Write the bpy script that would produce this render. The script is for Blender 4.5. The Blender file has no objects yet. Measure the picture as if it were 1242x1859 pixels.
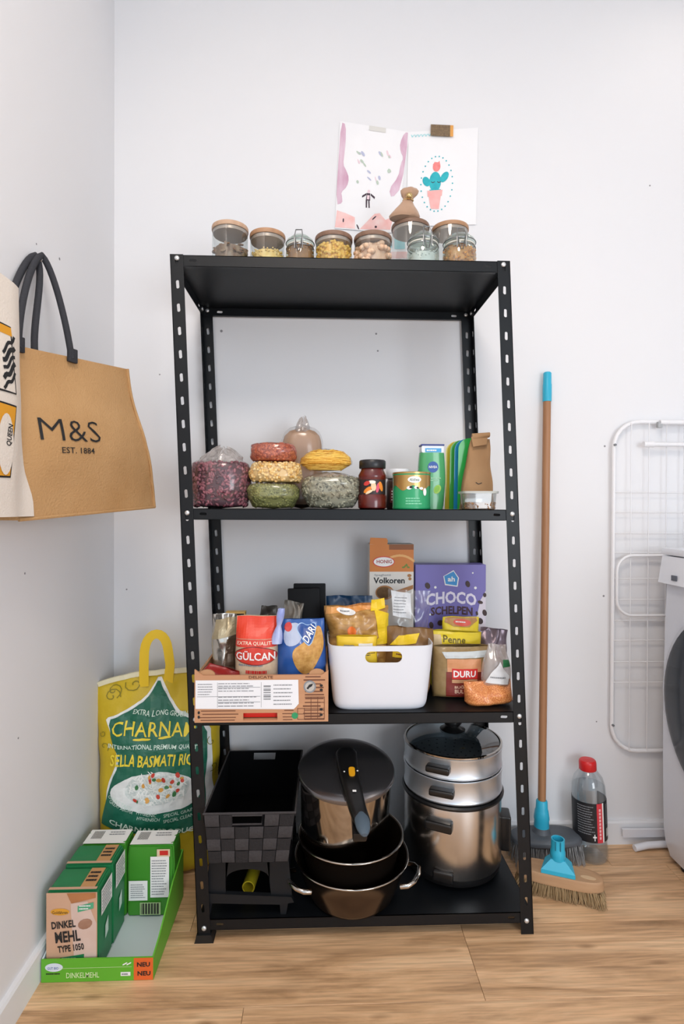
import bpy, bmesh, math, random
from mathutils import Vector, Matrix, noise

# ------------------------------------------------------------------ camera, world, lights, exposure
SC = bpy.context.scene
COL = SC.collection
PI = math.pi
IMG_W, IMG_H, F_PX = 1242.0, 1859.0, 1004.9
YAW, PITCH, ROLL, CAM_H = 0.0364, -0.0071, -0.0039, 0.9782
_f0 = Vector((math.sin(YAW), math.cos(YAW), 0)); _r0 = Vector((math.cos(YAW), -math.sin(YAW), 0)); _u0 = Vector((0, 0, 1))
CF = _f0 * math.cos(PITCH) + _u0 * math.sin(PITCH)
_u1 = -_f0 * math.sin(PITCH) + _u0 * math.cos(PITCH)
CR = _r0 * math.cos(ROLL) - _u1 * math.sin(ROLL)
CU = _r0 * math.sin(ROLL) + _u1 * math.cos(ROLL)
cam = bpy.data.cameras.new('camera')
cam.sensor_fit = 'HORIZONTAL'; cam.sensor_width = 36.0; cam.lens = F_PX / IMG_W * 36.0
cam.clip_start = 0.02
cam_o = bpy.data.objects.new('camera', cam); COL.objects.link(cam_o)
cam_o.matrix_world = Matrix(((CR.x, CU.x, -CF.x, 0), (CR.y, CU.y, -CF.y, 0), (CR.z, CU.z, -CF.z, CAM_H), (0, 0, 0, 1)))
SC.camera = cam_o

world = bpy.data.worlds.new('world'); SC.world = world; world.use_nodes = True
world.node_tree.nodes['Background'].inputs[0].default_value = (0.72, 0.86, 1.0, 1)
world.node_tree.nodes['Background'].inputs[1].default_value = 1.18

def area_light(name, loc, target, size, power, color, shape='DISK'):
    l = bpy.data.lights.new(name, 'AREA'); l.shape = shape; l.size = size; l.energy = power; l.color = color
    o = bpy.data.objects.new(name, l); COL.objects.link(o); o.location = loc
    d = Vector(target) - Vector(loc)
    o.rotation_euler = d.to_track_quat('-Z', 'Y').to_euler()
    return o
area_light('ceiling_lamp_wall_side', (1.12, 1.20, 2.50), (1.12, 1.20, 0), 0.22, 0.8, (1.0, 0.88, 0.76))
area_light('added_overhead_fill', (-0.05, -0.05, 2.50), (-0.15, 0.0, 0), 0.6, 16.5, (1.0, 0.88, 0.77))  # added soft warm fill overhead, brightens floor and walls; no lamp seen there
area_light('added_cool_fill', (1.35, -1.35, 1.00), (-0.58, 0.60, 0.75), 1.1, 21.0, (0.92, 0.96, 1.0), 'SQUARE')  # added cool fill behind the camera for left wall and steel highlights; unseen source
SC.view_settings.view_transform = 'Standard'
SC.view_settings.look = 'None'
SC.view_settings.gamma = 1.0
SC.view_settings.use_curve_mapping = False
SC.view_settings.exposure = 0.24

# ------------------------------------------------------------------ measuring
CAM = Vector((0, 0, CAM_H))
def ray(px, py):
    return CF + CR * ((px - IMG_W / 2) / F_PX) + CU * ((IMG_H / 2 - py) / F_PX)
def at(px, py, Y):
    r = ray(px, py); return CAM + r * (Y / r.y)
def atz(px, py, Z):
    r = ray(px, py); return CAM + r * ((Z - CAM_H) / r.z)
def atx(px, py, X):
    r = ray(px, py); return CAM + r * (X / r.x)
def mpp(Y, px=621):
    """metres per photo pixel on the plane Y"""
    return (at(px + 1, 930, Y) - at(px, 930, Y)).length

# ------------------------------------------------------------------ materials
def lin(h):
    if not isinstance(h, str): return h
    h = h.lstrip('#'); o = []
    for i in (0, 2, 4):
        c = int(h[i:i+2], 16) / 255
        o.append(c / 12.92 if c <= 0.04045 else ((c + 0.055) / 1.055) ** 2.4)
    return tuple(o) + (1.0,)
_mats = {}
def mat(name, color='#ffffff', rough=0.5, metal=0.0, var=None, bump=None, coat=0.0, color2=None, spec=0.5, trans=0.0, kind='noise', alpha=1.0, sheen=0.0, stretch=(1, 1, 1)):
    """principled material; var=(scale, mix) blends towards color2 with noise/voronoi, bump=(scale, strength)"""
    if name in _mats: return _mats[name]
    m = bpy.data.materials.new(name); m.use_nodes = True; _mats[name] = m
    nt = m.node_tree; b = nt.nodes['Principled BSDF']
    b.inputs['Base Color'].default_value = lin(color); b.inputs['Roughness'].default_value = rough
    b.inputs['Metallic'].default_value = metal; b.inputs['Coat Weight'].default_value = coat
    b.inputs['Specular IOR Level'].default_value = spec; b.inputs['Transmission Weight'].default_value = trans
    b.inputs['Alpha'].default_value = alpha; b.inputs['Sheen Weight'].default_value = sheen
    if var or bump:
        tc = nt.nodes.new('ShaderNodeTexCoord'); mp = nt.nodes.new('ShaderNodeMapping')
        mp.inputs['Scale'].default_value = stretch
        nt.links.new(tc.outputs['Object'], mp.inputs['Vector'])
    def tex(scale):
        if kind == 'island':
            return nt.nodes.new('ShaderNodeNewGeometry')
        if kind == 'voronoi':
            t = nt.nodes.new('ShaderNodeTexVoronoi'); t.inputs['Scale'].default_value = scale
        else:
            t = nt.nodes.new('ShaderNodeTexNoise'); t.inputs['Scale'].default_value = scale; t.inputs['Detail'].default_value = 5
        nt.links.new(mp.outputs['Vector'], t.inputs['Vector']); return t
    if var:
        t = tex(var[0]); r = nt.nodes.new('ShaderNodeValToRGB')
        r.color_ramp.elements[0].position = 0.5 - var[1] / 2; r.color_ramp.elements[1].position = 0.5 + var[1] / 2
        r.color_ramp.elements[0].color = lin(color); r.color_ramp.elements[1].color = lin(color2 or color)
        nt.links.new(t.outputs['Random Per Island'] if kind == 'island' else t.outputs[0], r.inputs[0]); nt.links.new(r.outputs[0], b.inputs['Base Color'])
    if bump:
        t = tex(bump[0]); bn = nt.nodes.new('ShaderNodeBump'); bn.inputs['Strength'].default_value = bump[1]
        bn.inputs['Distance'].default_value = 0.002
        nt.links.new(t.outputs[0], bn.inputs['Height']); nt.links.new(bn.outputs[0], b.inputs['Normal'])
    return m
def film(name, tint='#ffffff', gloss=0.18, rough=0.12, haze=0.0, haze_col='#ffffff', ior=1.45):
    """thin clear plastic or glass wall: see-through with a fresnel gloss and a little milky haze"""
    if name in _mats: return _mats[name]
    m = bpy.data.materials.new(name); m.use_nodes = True; _mats[name] = m
    nt = m.node_tree; nt.nodes.clear()
    out = nt.nodes.new('ShaderNodeOutputMaterial'); tr = nt.nodes.new('ShaderNodeBsdfTransparent'); tr.inputs[0].default_value = lin(tint)
    gl = nt.nodes.new('ShaderNodeBsdfGlossy'); gl.inputs['Roughness'].default_value = rough
    df = nt.nodes.new('ShaderNodeBsdfDiffuse'); df.inputs[0].default_value = lin(haze_col)
    fr = nt.nodes.new('ShaderNodeLayerWeight'); fr.inputs[0].default_value = 0.25
    mul = nt.nodes.new('ShaderNodeMath'); mul.operation = 'MULTIPLY_ADD'; mul.inputs[1].default_value = gloss * 1.6; mul.inputs[2].default_value = gloss * 0.35
    nt.links.new(fr.outputs['Facing'], mul.inputs[0])
    mx = nt.nodes.new('ShaderNodeMixShader'); mx.inputs[0].default_value = haze
    nt.links.new(tr.outputs[0], mx.inputs[1]); nt.links.new(df.outputs[0], mx.inputs[2])
    mx2 = nt.nodes.new('ShaderNodeMixShader'); nt.links.new(mul.outputs[0], mx2.inputs[0])
    nt.links.new(mx.outputs[0], mx2.inputs[1]); nt.links.new(gl.outputs[0], mx2.inputs[2])
    nt.links.new(mx2.outputs[0], out.inputs[0])
    return m

# ------------------------------------------------------------------ geometry builders
class G:
    """collects vertices and faces of ONE mesh"""
    def __init__(s): s.v = []; s.f = []
    def add(s, v, f, M=None):
        n = len(s.v)
        s.v += [tuple(M @ Vector(p)) if M else tuple(p) for p in v]
        s.f += [tuple(i + n for i in q) for q in f]
        return s
    def box(s, x0, x1, y0, y1, z0, z1, bev=0.0, M=None, seg=2):
        if bev <= 0:
            v = [(x, y, z) for z in (z0, z1) for y in (y0, y1) for x in (x0, x1)]
            return s.add(v, [(0, 2, 3, 1), (4, 5, 7, 6), (0, 1, 5, 4), (2, 6, 7, 3), (0, 4, 6, 2), (1, 3, 7, 5)], M)
        bm = bmesh.new(); bmesh.ops.create_cube(bm, size=1)
        for q in bm.verts:
            q.co = Vector(((x0 + x1) / 2 + q.co.x * (x1 - x0), (y0 + y1) / 2 + q.co.y * (y1 - y0), (z0 + z1) / 2 + q.co.z * (z1 - z0)))
        bmesh.ops.bevel(bm, geom=bm.edges[:], offset=bev, segments=seg, affect='EDGES', profile=0.6)
        return s.bm(bm, M)
    def bm(s, bm, M=None):
        bm.verts.index_update()
        s.add([q.co.copy() for q in bm.verts], [tuple(q.index for q in f.verts) for f in bm.faces], M); bm.free(); return s
    def lathe(s, prof, n=32, M=None, cap0=True, cap1=True, sx=1.0, sy=1.0):
        """prof: (radius, z) pairs"""
        v = []; f = []
        for r, z in prof:
            for i in range(n):
                a = 2 * PI * i / n; v.append((r * sx * math.cos(a), r * sy * math.sin(a), z))
        m = len(prof)
        for j in range(m - 1):
            for i in range(n):
                k = (i + 1) % n; f.append((j * n + i, j * n + k, (j + 1) * n + k, (j + 1) * n + i))
        if cap0: f.append(tuple(range(n - 1, -1, -1)))
        if cap1: f.append(tuple((m - 1) * n + i for i in range(n)))
        return s.add(v, f, M)
    def tube(s, pts, r, n=10, closed=False, M=None, sq=None, cap=True):
        """round bar (or flat strap with sq=(half width, half thickness, wide axis)) along points"""
        pts = [Vector(p) for p in pts]; m = len(pts); v = []; f = []; up = None
        for i, p in enumerate(pts):
            a = pts[i - 1] if (i > 0 or closed) else p; b = pts[(i + 1) % m] if (i < m - 1 or closed) else p
            t = (b - a).normalized()
            if sq and sq[2] == 'xz': side = t.cross(Vector((0, 1, 0))).normalized(); nn = t.cross(side)
            elif sq: side = Vector(sq[2]); side = (side - t * side.dot(t)).normalized(); nn = t.cross(side)
            else:
                if up is None: up = Vector((0, 0, 1)) if abs(t.z) < 0.9 else Vector((1, 0, 0))
                side = t.cross(up).normalized(); up = side.cross(t); nn = up
            rr = r[i] if isinstance(r, (list, tuple)) else r
            if sq:
                for q in ((-1, -1), (1, -1), (1, 1), (-1, 1)): v.append(p + side * q[0] * sq[0] + nn * q[1] * sq[1])
            else:
                for k in range(n):
                    an = 2 * PI * k / n; v.append(p + side * rr * math.cos(an) + nn * rr * math.sin(an))
        if sq: n = 4
        for i in range(m if closed else m - 1):
            j = (i + 1) % m
            for k in range(n):
                l = (k + 1) % n; f.append((i * n + k, i * n + l, j * n + l, j * n + k))
        if not closed and cap: f.append(tuple(range(n - 1, -1, -1))); f.append(tuple((m - 1) * n + k for k in range(n)))
        return s.add(v, f, M)
    def prism(s, poly, y0, y1, M=None, axis='y'):
        """polygon in (x, z) given thickness along y (axis='z': polygon in (x, y), thickness in z)"""
        n = len(poly)
        mk3 = (lambda p, t: (p[0], t, p[1])) if axis == 'y' else ((lambda p, t: (p[0], p[1], t)) if axis == 'z' else (lambda p, t: (t, p[0], p[1])))
        v = [mk3(p, y0) for p in poly] + [mk3(p, y1) for p in poly]
        f = [tuple(range(n)), tuple(range(2 * n - 1, n - 1, -1))] + [(i, i + n, (i + 1) % n + n, (i + 1) % n) for i in range(n)]
        return s.add(v, f, M)
    def grid(s, fn, nu, nv, M=None, wrap=False):
        v = [fn(i / nu if wrap else i / (nu), j / nv) for j in range(nv + 1) for i in range(nu if wrap else nu + 1)]
        w = nu if wrap else nu + 1; f = []
        for j in range(nv):
            for i in range(nu):
                k = (i + 1) % w if wrap else i + 1
                f.append((j * w + i, j * w + k, (j + 1) * w + k, (j + 1) * w + i))
        return s.add(v, f, M)

def mk(name, g, m, parent=None, smooth=35, loc=None, rot=None, fix=False):
    """one mesh object from a G"""
    me = bpy.data.meshes.new(name); me.from_pydata(g.v, [], g.f)
    if fix:
        bm = bmesh.new(); bm.from_mesh(me); bmesh.ops.recalc_face_normals(bm, faces=bm.faces[:]); bm.to_mesh(me); bm.free()
    if smooth:
        me.polygons.foreach_set('use_smooth', [True] * len(me.polygons)); me.set_sharp_from_angle(angle=math.radians(smooth))
    me.materials.append(m)
    o = bpy.data.objects.new(name, me); COL.objects.link(o)
    if parent: o.parent = parent
    if loc is not None: o.location = loc
    if rot is not None: o.rotation_euler = rot
    return o
def tag(o, label, cat, group=None, kind=None):
    o['label'] = label; o['category'] = cat
    if group: o['group'] = group
    if kind: o['kind'] = kind
    return o
def thing(name, label, cat, loc=(0, 0, 0), rot=(0, 0, 0), group=None):
    o = bpy.data.objects.new(name, None); COL.objects.link(o); o.location = loc; o.rotation_euler = rot
    o.empty_display_size = 0.02
    return tag(o, label, cat, group)
def struct(name, g, m, parent=None, smooth=0, label=None):
    o = mk(name, g, m, parent, smooth); o['kind'] = 'structure'
    if label: o['label'] = label; o['category'] = name.split('_')[0]
    return o

# print on surfaces: a surface is a function (u, v) -> local point
def flat(w_off=0.0, y=0.0, z=0.0):
    return lambda u, v: Vector((u + w_off, y, v + z))
def plane(o, ux, vz):
    o = Vector(o); ux = Vector(ux); vz = Vector(vz)
    return lambda u, v: o + ux * u + vz * v
def nrm(surf, u, v, e=1e-3):
    a = surf(u + e, v) - surf(u - e, v); b = surf(u, v + e) - surf(u, v - e)
    n = a.cross(b)
    return n.normalized() if n.length > 1e-12 else Vector((0, -1, 0))
def to_surf(bm, surf, off, step):
    if step:
        for ax in (0, 1):
            cs = [q.co[ax] for q in bm.verts]
            if not cs: continue
            k = math.floor(min(cs) / step) + 1
            while k * step < max(cs):
                co = Vector((0, 0, 0)); co[ax] = k * step; no = Vector((0, 0, 0)); no[ax] = 1
                bmesh.ops.bisect_plane(bm, geom=bm.verts[:] + bm.edges[:] + bm.faces[:], plane_co=co, plane_no=no, dist=1e-6); k += 1
    for q in bm.verts:
        u, v = q.co.x, q.co.y
        q.co = surf(u, v) + nrm(surf, u, v) * off
_txt = {}
def text_mesh(s, bold):
    k = (s, bold)
    if k not in _txt:
        c = bpy.data.curves.new('t', 'FONT'); c.body = s; c.size = 1.0; c.offset = bold; c.resolution_u = 2; c.fill_mode = 'FRONT'
        c.align_x = 'CENTER'; c.space_line = 0.9
        o = bpy.data.objects.new('t', c); COL.objects.link(o)
        dg = bpy.context.evaluated_depsgraph_get()
        me = bpy.data.meshes.new_from_object(o.evaluated_get(dg))
        bpy.data.objects.remove(o); bpy.data.curves.remove(c)
        vs = [tuple(q.co) for q in me.vertices]; fs = [tuple(p.vertices) for p in me.polygons]
        bpy.data.meshes.remove(me)
        xs = [q[0] for q in vs]; ys = [q[1] for q in vs]
        cx, cy = (min(xs) + max(xs)) / 2, (min(ys) + max(ys)) / 2
        _txt[k] = ([(q[0] - cx, q[1] - cy) for q in vs], fs, max(xs) - min(xs), max(ys) - min(ys))
    return _txt[k]
def text(parent, s, surf, u, v, w, h, m, off=0.0006, bold=0.0, rot=0.0, step=0.007, slant=0.0, arc=0.0, name='lettering'):
    """lettering s centred on (u, v) of the surface, w wide and h high"""
    vs, fs, tw, th = text_mesh(s, bold)
    bm = bmesh.new(); c, sn = math.cos(rot), math.sin(rot); L = []
    for x, y in vs:
        x2, y2 = x * w / tw, y * h / th; x2 += slant * y2
        y2 += arc * (1 - (2 * x2 / w) ** 2)
        L.append(bm.verts.new((u + x2 * c - y2 * sn, v + x2 * sn + y2 * c, 0)))
    for f in fs:
        try: bm.faces.new([L[i] for i in f])
        except ValueError: pass
    to_surf(bm, surf, off, step)
    g = G(); g.bm(bm)
    return mk(name, g, m, parent, 0)
def decal(parent, name, polys, surf, m, off=0.0004, step=0.006):
    """flat print: one polygon or several, in surface coordinates"""
    if not isinstance(polys[0][0], (tuple, list)): polys = [polys]
    g = G()
    for ip, poly in enumerate(polys):
        bm = bmesh.new(); bm.faces.new([bm.verts.new((p[0], p[1], 0)) for p in poly])
        if bm.faces[:] and True:
            bm.faces.ensure_lookup_table(); bm.normal_update()
            if bm.faces[0].normal.z < 0: bmesh.ops.reverse_faces(bm, faces=bm.faces[:])
        if len(poly) > 4: bmesh.ops.triangulate(bm, faces=bm.faces[:])
        to_surf(bm, surf, off + (ip % 14) * 1.5e-5, step); g.bm(bm)
    return mk(name, g, m, parent, 0)
def rect(u0, v0, u1, v1): return [(u0, v0), (u1, v0), (u1, v1), (u0, v1)]
def ell(u, v, a, b, n=24, rot=0.0, t0=0.0, t1=2 * PI):
    c, s = math.cos(rot), math.sin(rot)
    P = [(a * math.cos(t0 + (t1 - t0) * i / n), b * math.sin(t0 + (t1 - t0) * i / n)) for i in range(n if abs(t1 - t0) > 6.28 else n + 1)]
    return [(u + x * c - y * s, v + x * s + y * c) for x, y in P]
def sm(P, n=2):
    """round the corners of an outline"""
    for _ in range(n):
        Q = []
        for a, b in zip(P, P[1:] + P[:1]):
            Q += [(a[0] * .75 + b[0] * .25, a[1] * .75 + b[1] * .25), (a[0] * .25 + b[0] * .75, a[1] * .25 + b[1] * .75)]
        P = Q
    return P
def ribbon(pts, w):
    """flat stroke of width w along a polyline: list of quads"""
    out = []
    for a, b in zip(pts, pts[1:]):
        dx, dy = b[0] - a[0], b[1] - a[1]; L = math.hypot(dx, dy) or 1e-9; nx, ny = -dy / L * w / 2, dx / L * w / 2
        ex, ey = dx / L * w * 0.3, dy / L * w * 0.3
        out.append([(a[0] - nx - ex, a[1] - ny - ey), (b[0] - nx + ex, b[1] - ny + ey), (b[0] + nx + ex, b[1] + ny + ey), (a[0] + nx - ex, a[1] + ny - ey)])
    return out
def lines(parent, surf, u0, v0, u1, v1, n, m, fill=0.45, seed=0, off=0.0006, name='small_print'):
    """n lines of print too small to read"""
    R = random.Random(seed); P = []; dv = (v1 - v0) / n
    for i in range(n):
        u = u0; v = v1 - (i + 0.5) * dv
        end = u1 - R.random() * (u1 - u0) * 0.25
        while u < end:
            l = min((0.04 + R.random() * 0.12) * (u1 - u0), end - u)
            P.append(rect(u, v - dv * fill / 2, u + l, v + dv * fill / 2)); u += l + 0.018 * (u1 - u0)
    return decal(parent, name, P, surf, m, off)
def nz(x, y, z=0.0): return noise.noise(Vector((x, y, z)))
def rrect(x0, y0, x1, y1, r, n=5):
    P = []
    for cx, cy, a in ((x1 - r, y1 - r, 0), (x0 + r, y1 - r, 90), (x0 + r, y0 + r, 180), (x1 - r, y0 + r, 270)):
        for i in range(n + 1):
            t = math.radians(a + 90 * i / n); P.append((cx + r * math.cos(t), cy + r * math.sin(t)))
    return P

# ------------------------------------------------------------------ the room
XL, YW, ZC = -0.588, 1.589, 2.55
XR, YB = 2.1, -1.6
def floor_mat():
    m = bpy.data.materials.new('oak_laminate'); m.use_nodes = True; nt = m.node_tree; b = nt.nodes['Principled BSDF']; N = nt.nodes.new; L = nt.links.new
    tc = N('ShaderNodeTexCoord'); oi = N('ShaderNodeObjectInfo'); mp = N('ShaderNodeMapping'); mp.inputs['Scale'].default_value = (1.1, 9, 1)
    sc = N('ShaderNodeVectorMath'); sc.operation = 'MULTIPLY_ADD'; sc.inputs[1].default_value = (1, 1, 1)
    cb = N('ShaderNodeCombineXYZ'); mu = N('ShaderNodeMath'); mu.operation = 'MULTIPLY'; mu.inputs[1].default_value = 37.0
    L(oi.outputs['Random'], mu.inputs[0]); L(mu.outputs[0], cb.inputs[0]); L(mu.outputs[0], cb.inputs[1])
    L(tc.outputs['Object'], sc.inputs[0]); L(cb.outputs[0], sc.inputs[2]); L(sc.outputs[0], mp.inputs[0])
    n1 = N('ShaderNodeTexNoise'); n1.inputs['Scale'].default_value = 2.2; n1.inputs['Detail'].default_value = 8; n1.inputs['Roughness'].default_value = .62; n1.inputs['Distortion'].default_value = 0.9
    L(mp.outputs[0], n1.inputs[0])
    mp2 = N('ShaderNodeMapping'); mp2.inputs['Scale'].default_value = (3, 70, 1); L(sc.outputs[0], mp2.inputs[0])
    n2 = N('ShaderNodeTexNoise'); n2.inputs['Scale'].default_value = 2.5; n2.inputs['Detail'].default_value = 4; L(mp2.outputs[0], n2.inputs[0])
    r = N('ShaderNodeValToRGB'); e = r.color_ramp.elements
    e[0].position = .28; e[0].color = lin('#a57f58'); e[1].position = .66; e[1].color = lin('#efc79c')
    x = e.new(.42); x.color = lin('#caa077'); x = e.new(.52); x.color = lin('#deb388')
    L(n1.outputs[0], r.inputs[0])
    r2 = N('ShaderNodeValToRGB'); r2.color_ramp.elements[0].position = .3; r2.color_ramp.elements[0].color = (.62, .62, .62, 1); r2.color_ramp.elements[1].position = .6
    L(n2.outputs[0], r2.inputs[0])
    mx = N('ShaderNodeMix'); mx.data_type = 'RGBA'; mx.blend_type = 'MULTIPLY'; mx.inputs[0].default_value = .85
    L(r.outputs[0], mx.inputs[6]); L(r2.outputs[0], mx.inputs[7])
    mp3 = N('ShaderNodeMapping'); mp3.inputs['Scale'].default_value = (5, 16, 1); L(sc.outputs[0], mp3.inputs[0])
    n3 = N('ShaderNodeTexVoronoi'); n3.inputs['Scale'].default_value = 1.1; L(mp3.outputs[0], n3.inputs[0])
    r3 = N('ShaderNodeValToRGB'); r3.color_ramp.elements[0].position = .03; r3.color_ramp.elements[0].color = (.42, .36, .3, 1); r3.color_ramp.elements[1].position = .16
    L(n3.outputs[0], r3.inputs[0])
    mx2 = N('ShaderNodeMix'); mx2.data_type = 'RGBA'; mx2.blend_type = 'MULTIPLY'; mx2.inputs[0].default_value = .8
    L(mx.outputs[2], mx2.inputs[6]); L(r3.outputs[0], mx2.inputs[7]); L(mx2.outputs[2], b.inputs['Base Color'])
    b.inputs['Roughness'].default_value = 0.42
    bn = N('ShaderNodeBump'); bn.inputs['Strength'].default_value = .15; bn.inputs['Distance'].default_value = .002
    L(n2.outputs[0], bn.inputs['Height']); L(bn.outputs[0], b.inputs['Normal'])
    return m
M_floor = floor_mat()
M_wall = mat('white_wall_paint', '#e9e8e9', 0.75, var=(1.6, 0.7), color2='#e3e3e6', bump=(40, 0.06))
M_trim = mat('white_trim_paint', '#e6e7ea', 0.45)
M_gap = mat('dark_joint', '#4a3626', 0.9)
M_ceil = mat('white_ceiling', '#eeeeee', 0.8)
fl = struct('floor', G().box(XL, XR, YB, YW, -0.03, -0.004), M_gap, label='oak look laminate floor with long planks')
R = random.Random(4)
y0 = 1.083 - 0.2 * 13
row = 0
while y0 < YW:
    y1 = min(y0 + 0.2, YW)
    if y1 > YB:
        ya = max(y0, YB)
        x = XL - R.random() * 1.2
        if abs(y0 - 1.083) < .01: x = at(853, 1740, 1.2).x - 1.25
        if abs(y0 - .883) < .01: x = atz(440, 1845, 0).x - 1.25
        if abs(y0 - 1.283) < .01: x = 0.95 - 2.5
        while x < XR:
            a, b = max(x, XL), min(x + 1.25, XR)
            if b - a > 0.01:
                g = G().box(a + .0004, b - .0004, ya + .0004, y1 - .0004, -0.004, 0.0, bev=0.0005, seg=1)
                mk('plank', g, M_floor, fl, 0)
            x += 1.25
    y0 += 0.2
struct('wall_rear', G().box(XL - .1, XR + .1, YW, YW + .1, -0.03, ZC), M_wall, label='plain white rear wall behind the shelving unit')
struct('wall_left', G().box(XL - .1, XL, YB, YW, -0.03, ZC), M_wall, label='plain white left wall with hanging bags')
struct('wall_right', G().box(XR, XR + .1, YB, YW, -0.03, ZC), M_wall, label='plain white right wall behind the washing machine')
struct('ceiling', G().box(XL - .1, XR + .1, YB, YW + .1, ZC, ZC + .1), M_ceil, label='plain white ceiling above the room')
bbp = [(0, 0), (-.012, 0), (-.012, .062), (-.009, .067), (0, .067)]
gb = G(); v = [(x, YW + p[0], p[1]) for x in (XL + .012, XR) for p in bbp]; n = len(bbp)
gb.add(v, [tuple(range(n)), tuple(range(2 * n - 1, n - 1, -1))] + [(i, i + n, (i + 1) % n + n, (i + 1) % n) for i in range(n)])
struct('baseboard_rear', gb, M_trim, label='white baseboard along the rear wall')
gb = G(); v = [(XL - p[0], y, p[1]) for y in (YB, YW) for p in bbp]
gb.add(v, [tuple(range(n)), tuple(range(2 * n - 1, n - 1, -1))] + [(i, i + n, (i + 1) % n + n, (i + 1) % n) for i in range(n)])
struct('baseboard_left', gb, M_trim, label='white baseboard along the left wall')

# ------------------------------------------------------------------ shelving unit
RX, RW, RYF, RD, SH = -0.2602, 0.7352, 1.2530, 0.3127, -0.0419
BOLT_Z = (1.5332, 0.9663, 0.5031, 0.0317)
SHELF_TOP = (1.5415, 0.9760, 0.5130, 0.0500)
LIP = 0.025
PX0, PX1 = -0.0155, RW + 0.0155        # outer faces of the posts, from RX
PY0, PY1 = RYF - 0.004, RYF + RD + 0.014
M_black = mat('black_steel_paint', '#0b0e12', 0.42, spec=0.32, bump=(260, 0.05))
M_zinc = mat('zinc_bolt', '#d6d8da', 0.35, metal=0.7)
M_foot = mat('black_plastic_foot', '#121213', 0.55)
def flange(bm, o, s_dir, n_dir, width, z0, z1, slots, sw, sl, thick, zdir=Vector((0, 0, 1)), off=None):
    """flat strip along zdir with rounded slots punched through it"""
    o, s_dir, n_dir = Vector(o), Vector(s_dir), Vector(n_dir)
    c = off if off is not None else width / 2
    geom = bmesh.new()
    P = lambda s, z: geom.verts.new(o + s_dir * s + zdir * z)
    cuts = sorted(slots); edges = [z0]
    for a, b in zip(cuts, cuts[1:]): edges.append((a + b) / 2)
    edges.append(z1)
    bot = (P(0, z0), P(width, z0))
    for i, zc in enumerate(cuts):
        top = (P(0, edges[i + 1]), P(width, edges[i + 1]))
        h = sl / 2 - sw / 2; ring = []
        for k in range(10):
            a = -PI / 2 + (k - 0.0) * 2 * PI / 10 + PI / 10
            ring.append(P(c + sw / 2 * math.cos(a), zc + (h if math.sin(a) > 0 else -h) + sw / 2 * math.sin(a)))
        # ring runs anticlockwise from lower right; corners: br, tr, tl, bl
        br, tr, tl, bl = bot[1], top[1], top[0], bot[0]
        geom.faces.new((bl, br, ring[0], ring[9]))
        geom.faces.new((br, ring[2], ring[1], ring[0])); geom.faces.new((br, tr, ring[2]))
        geom.faces.new((tr, ring[4], ring[3], ring[2]))
        geom.faces.new((tr, tl, ring[5], ring[4]))
        geom.faces.new((tl, ring[7], ring[6], ring[5])); geom.faces.new((tl, bl, ring[7]))
        geom.faces.new((bl, ring[9], ring[8], ring[7]))
        bot = top
    # thickness
    fs = geom.faces[:]; vs = geom.verts[:]
    back = {q: geom.verts.new(q.co + n_dir * thick) for q in vs}
    bnd = [e for e in geom.edges if len(e.link_faces) == 1]
    for f in fs: geom.faces.new([back[q] for q in reversed(f.verts)])
    for e in bnd:
        a, b = e.verts
        geom.faces.new((a, b, back[b], back[a]))
    bmesh.ops.recalc_face_normals(geom, faces=geom.faces[:])
    geom.verts.index_update()
    m = {}
    for q in geom.verts: m[q.index] = bm.verts.new(q.co)
    for f in geom.faces: bm.faces.new([m[q.index] for q in f.verts])
    geom.free()
rack = thing('shelving_unit', 'tall black metal shelving unit with slotted posts and four shelves', 'shelf', (RX + RW / 2, RYF + RD / 2, 0))
def rk(g):
    """world to rack-local"""
    o = rack.location; g.v = [(p[0] - o.x, p[1] - o.y, p[2] - o.z) for p in g.v]; return g
def shear(bm):
    for q in bm.verts: q.co.x += SH * q.co.z
PH = BOLT_Z[0] + 0.009
slots = [BOLT_Z[0] - 0.006 - 0.0518 * k for k in range(29)]
for sx in (0, 1):
    for sy in (0, 1):
        bm = bmesh.new()
        cx = RX + (PX1 if sx else PX0); cy = PY1 if sy else PY0
        dx = Vector((-1 if sx else 1, 0, 0)); dy = Vector((0, -1 if sy else 1, 0))
        flange(bm, (cx, cy, 0), dx, dy, 0.029, 0.0, PH, slots, 0.0075, 0.019, 0.0016)
        flange(bm, (cx, cy, 0), dy, dx, 0.029, 0.0, PH, slots, 0.0075, 0.019, 0.0016)
        shear(bm); g = G().bm(bm); mk('post', rk(g), M_black, rack, 0)
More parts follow.
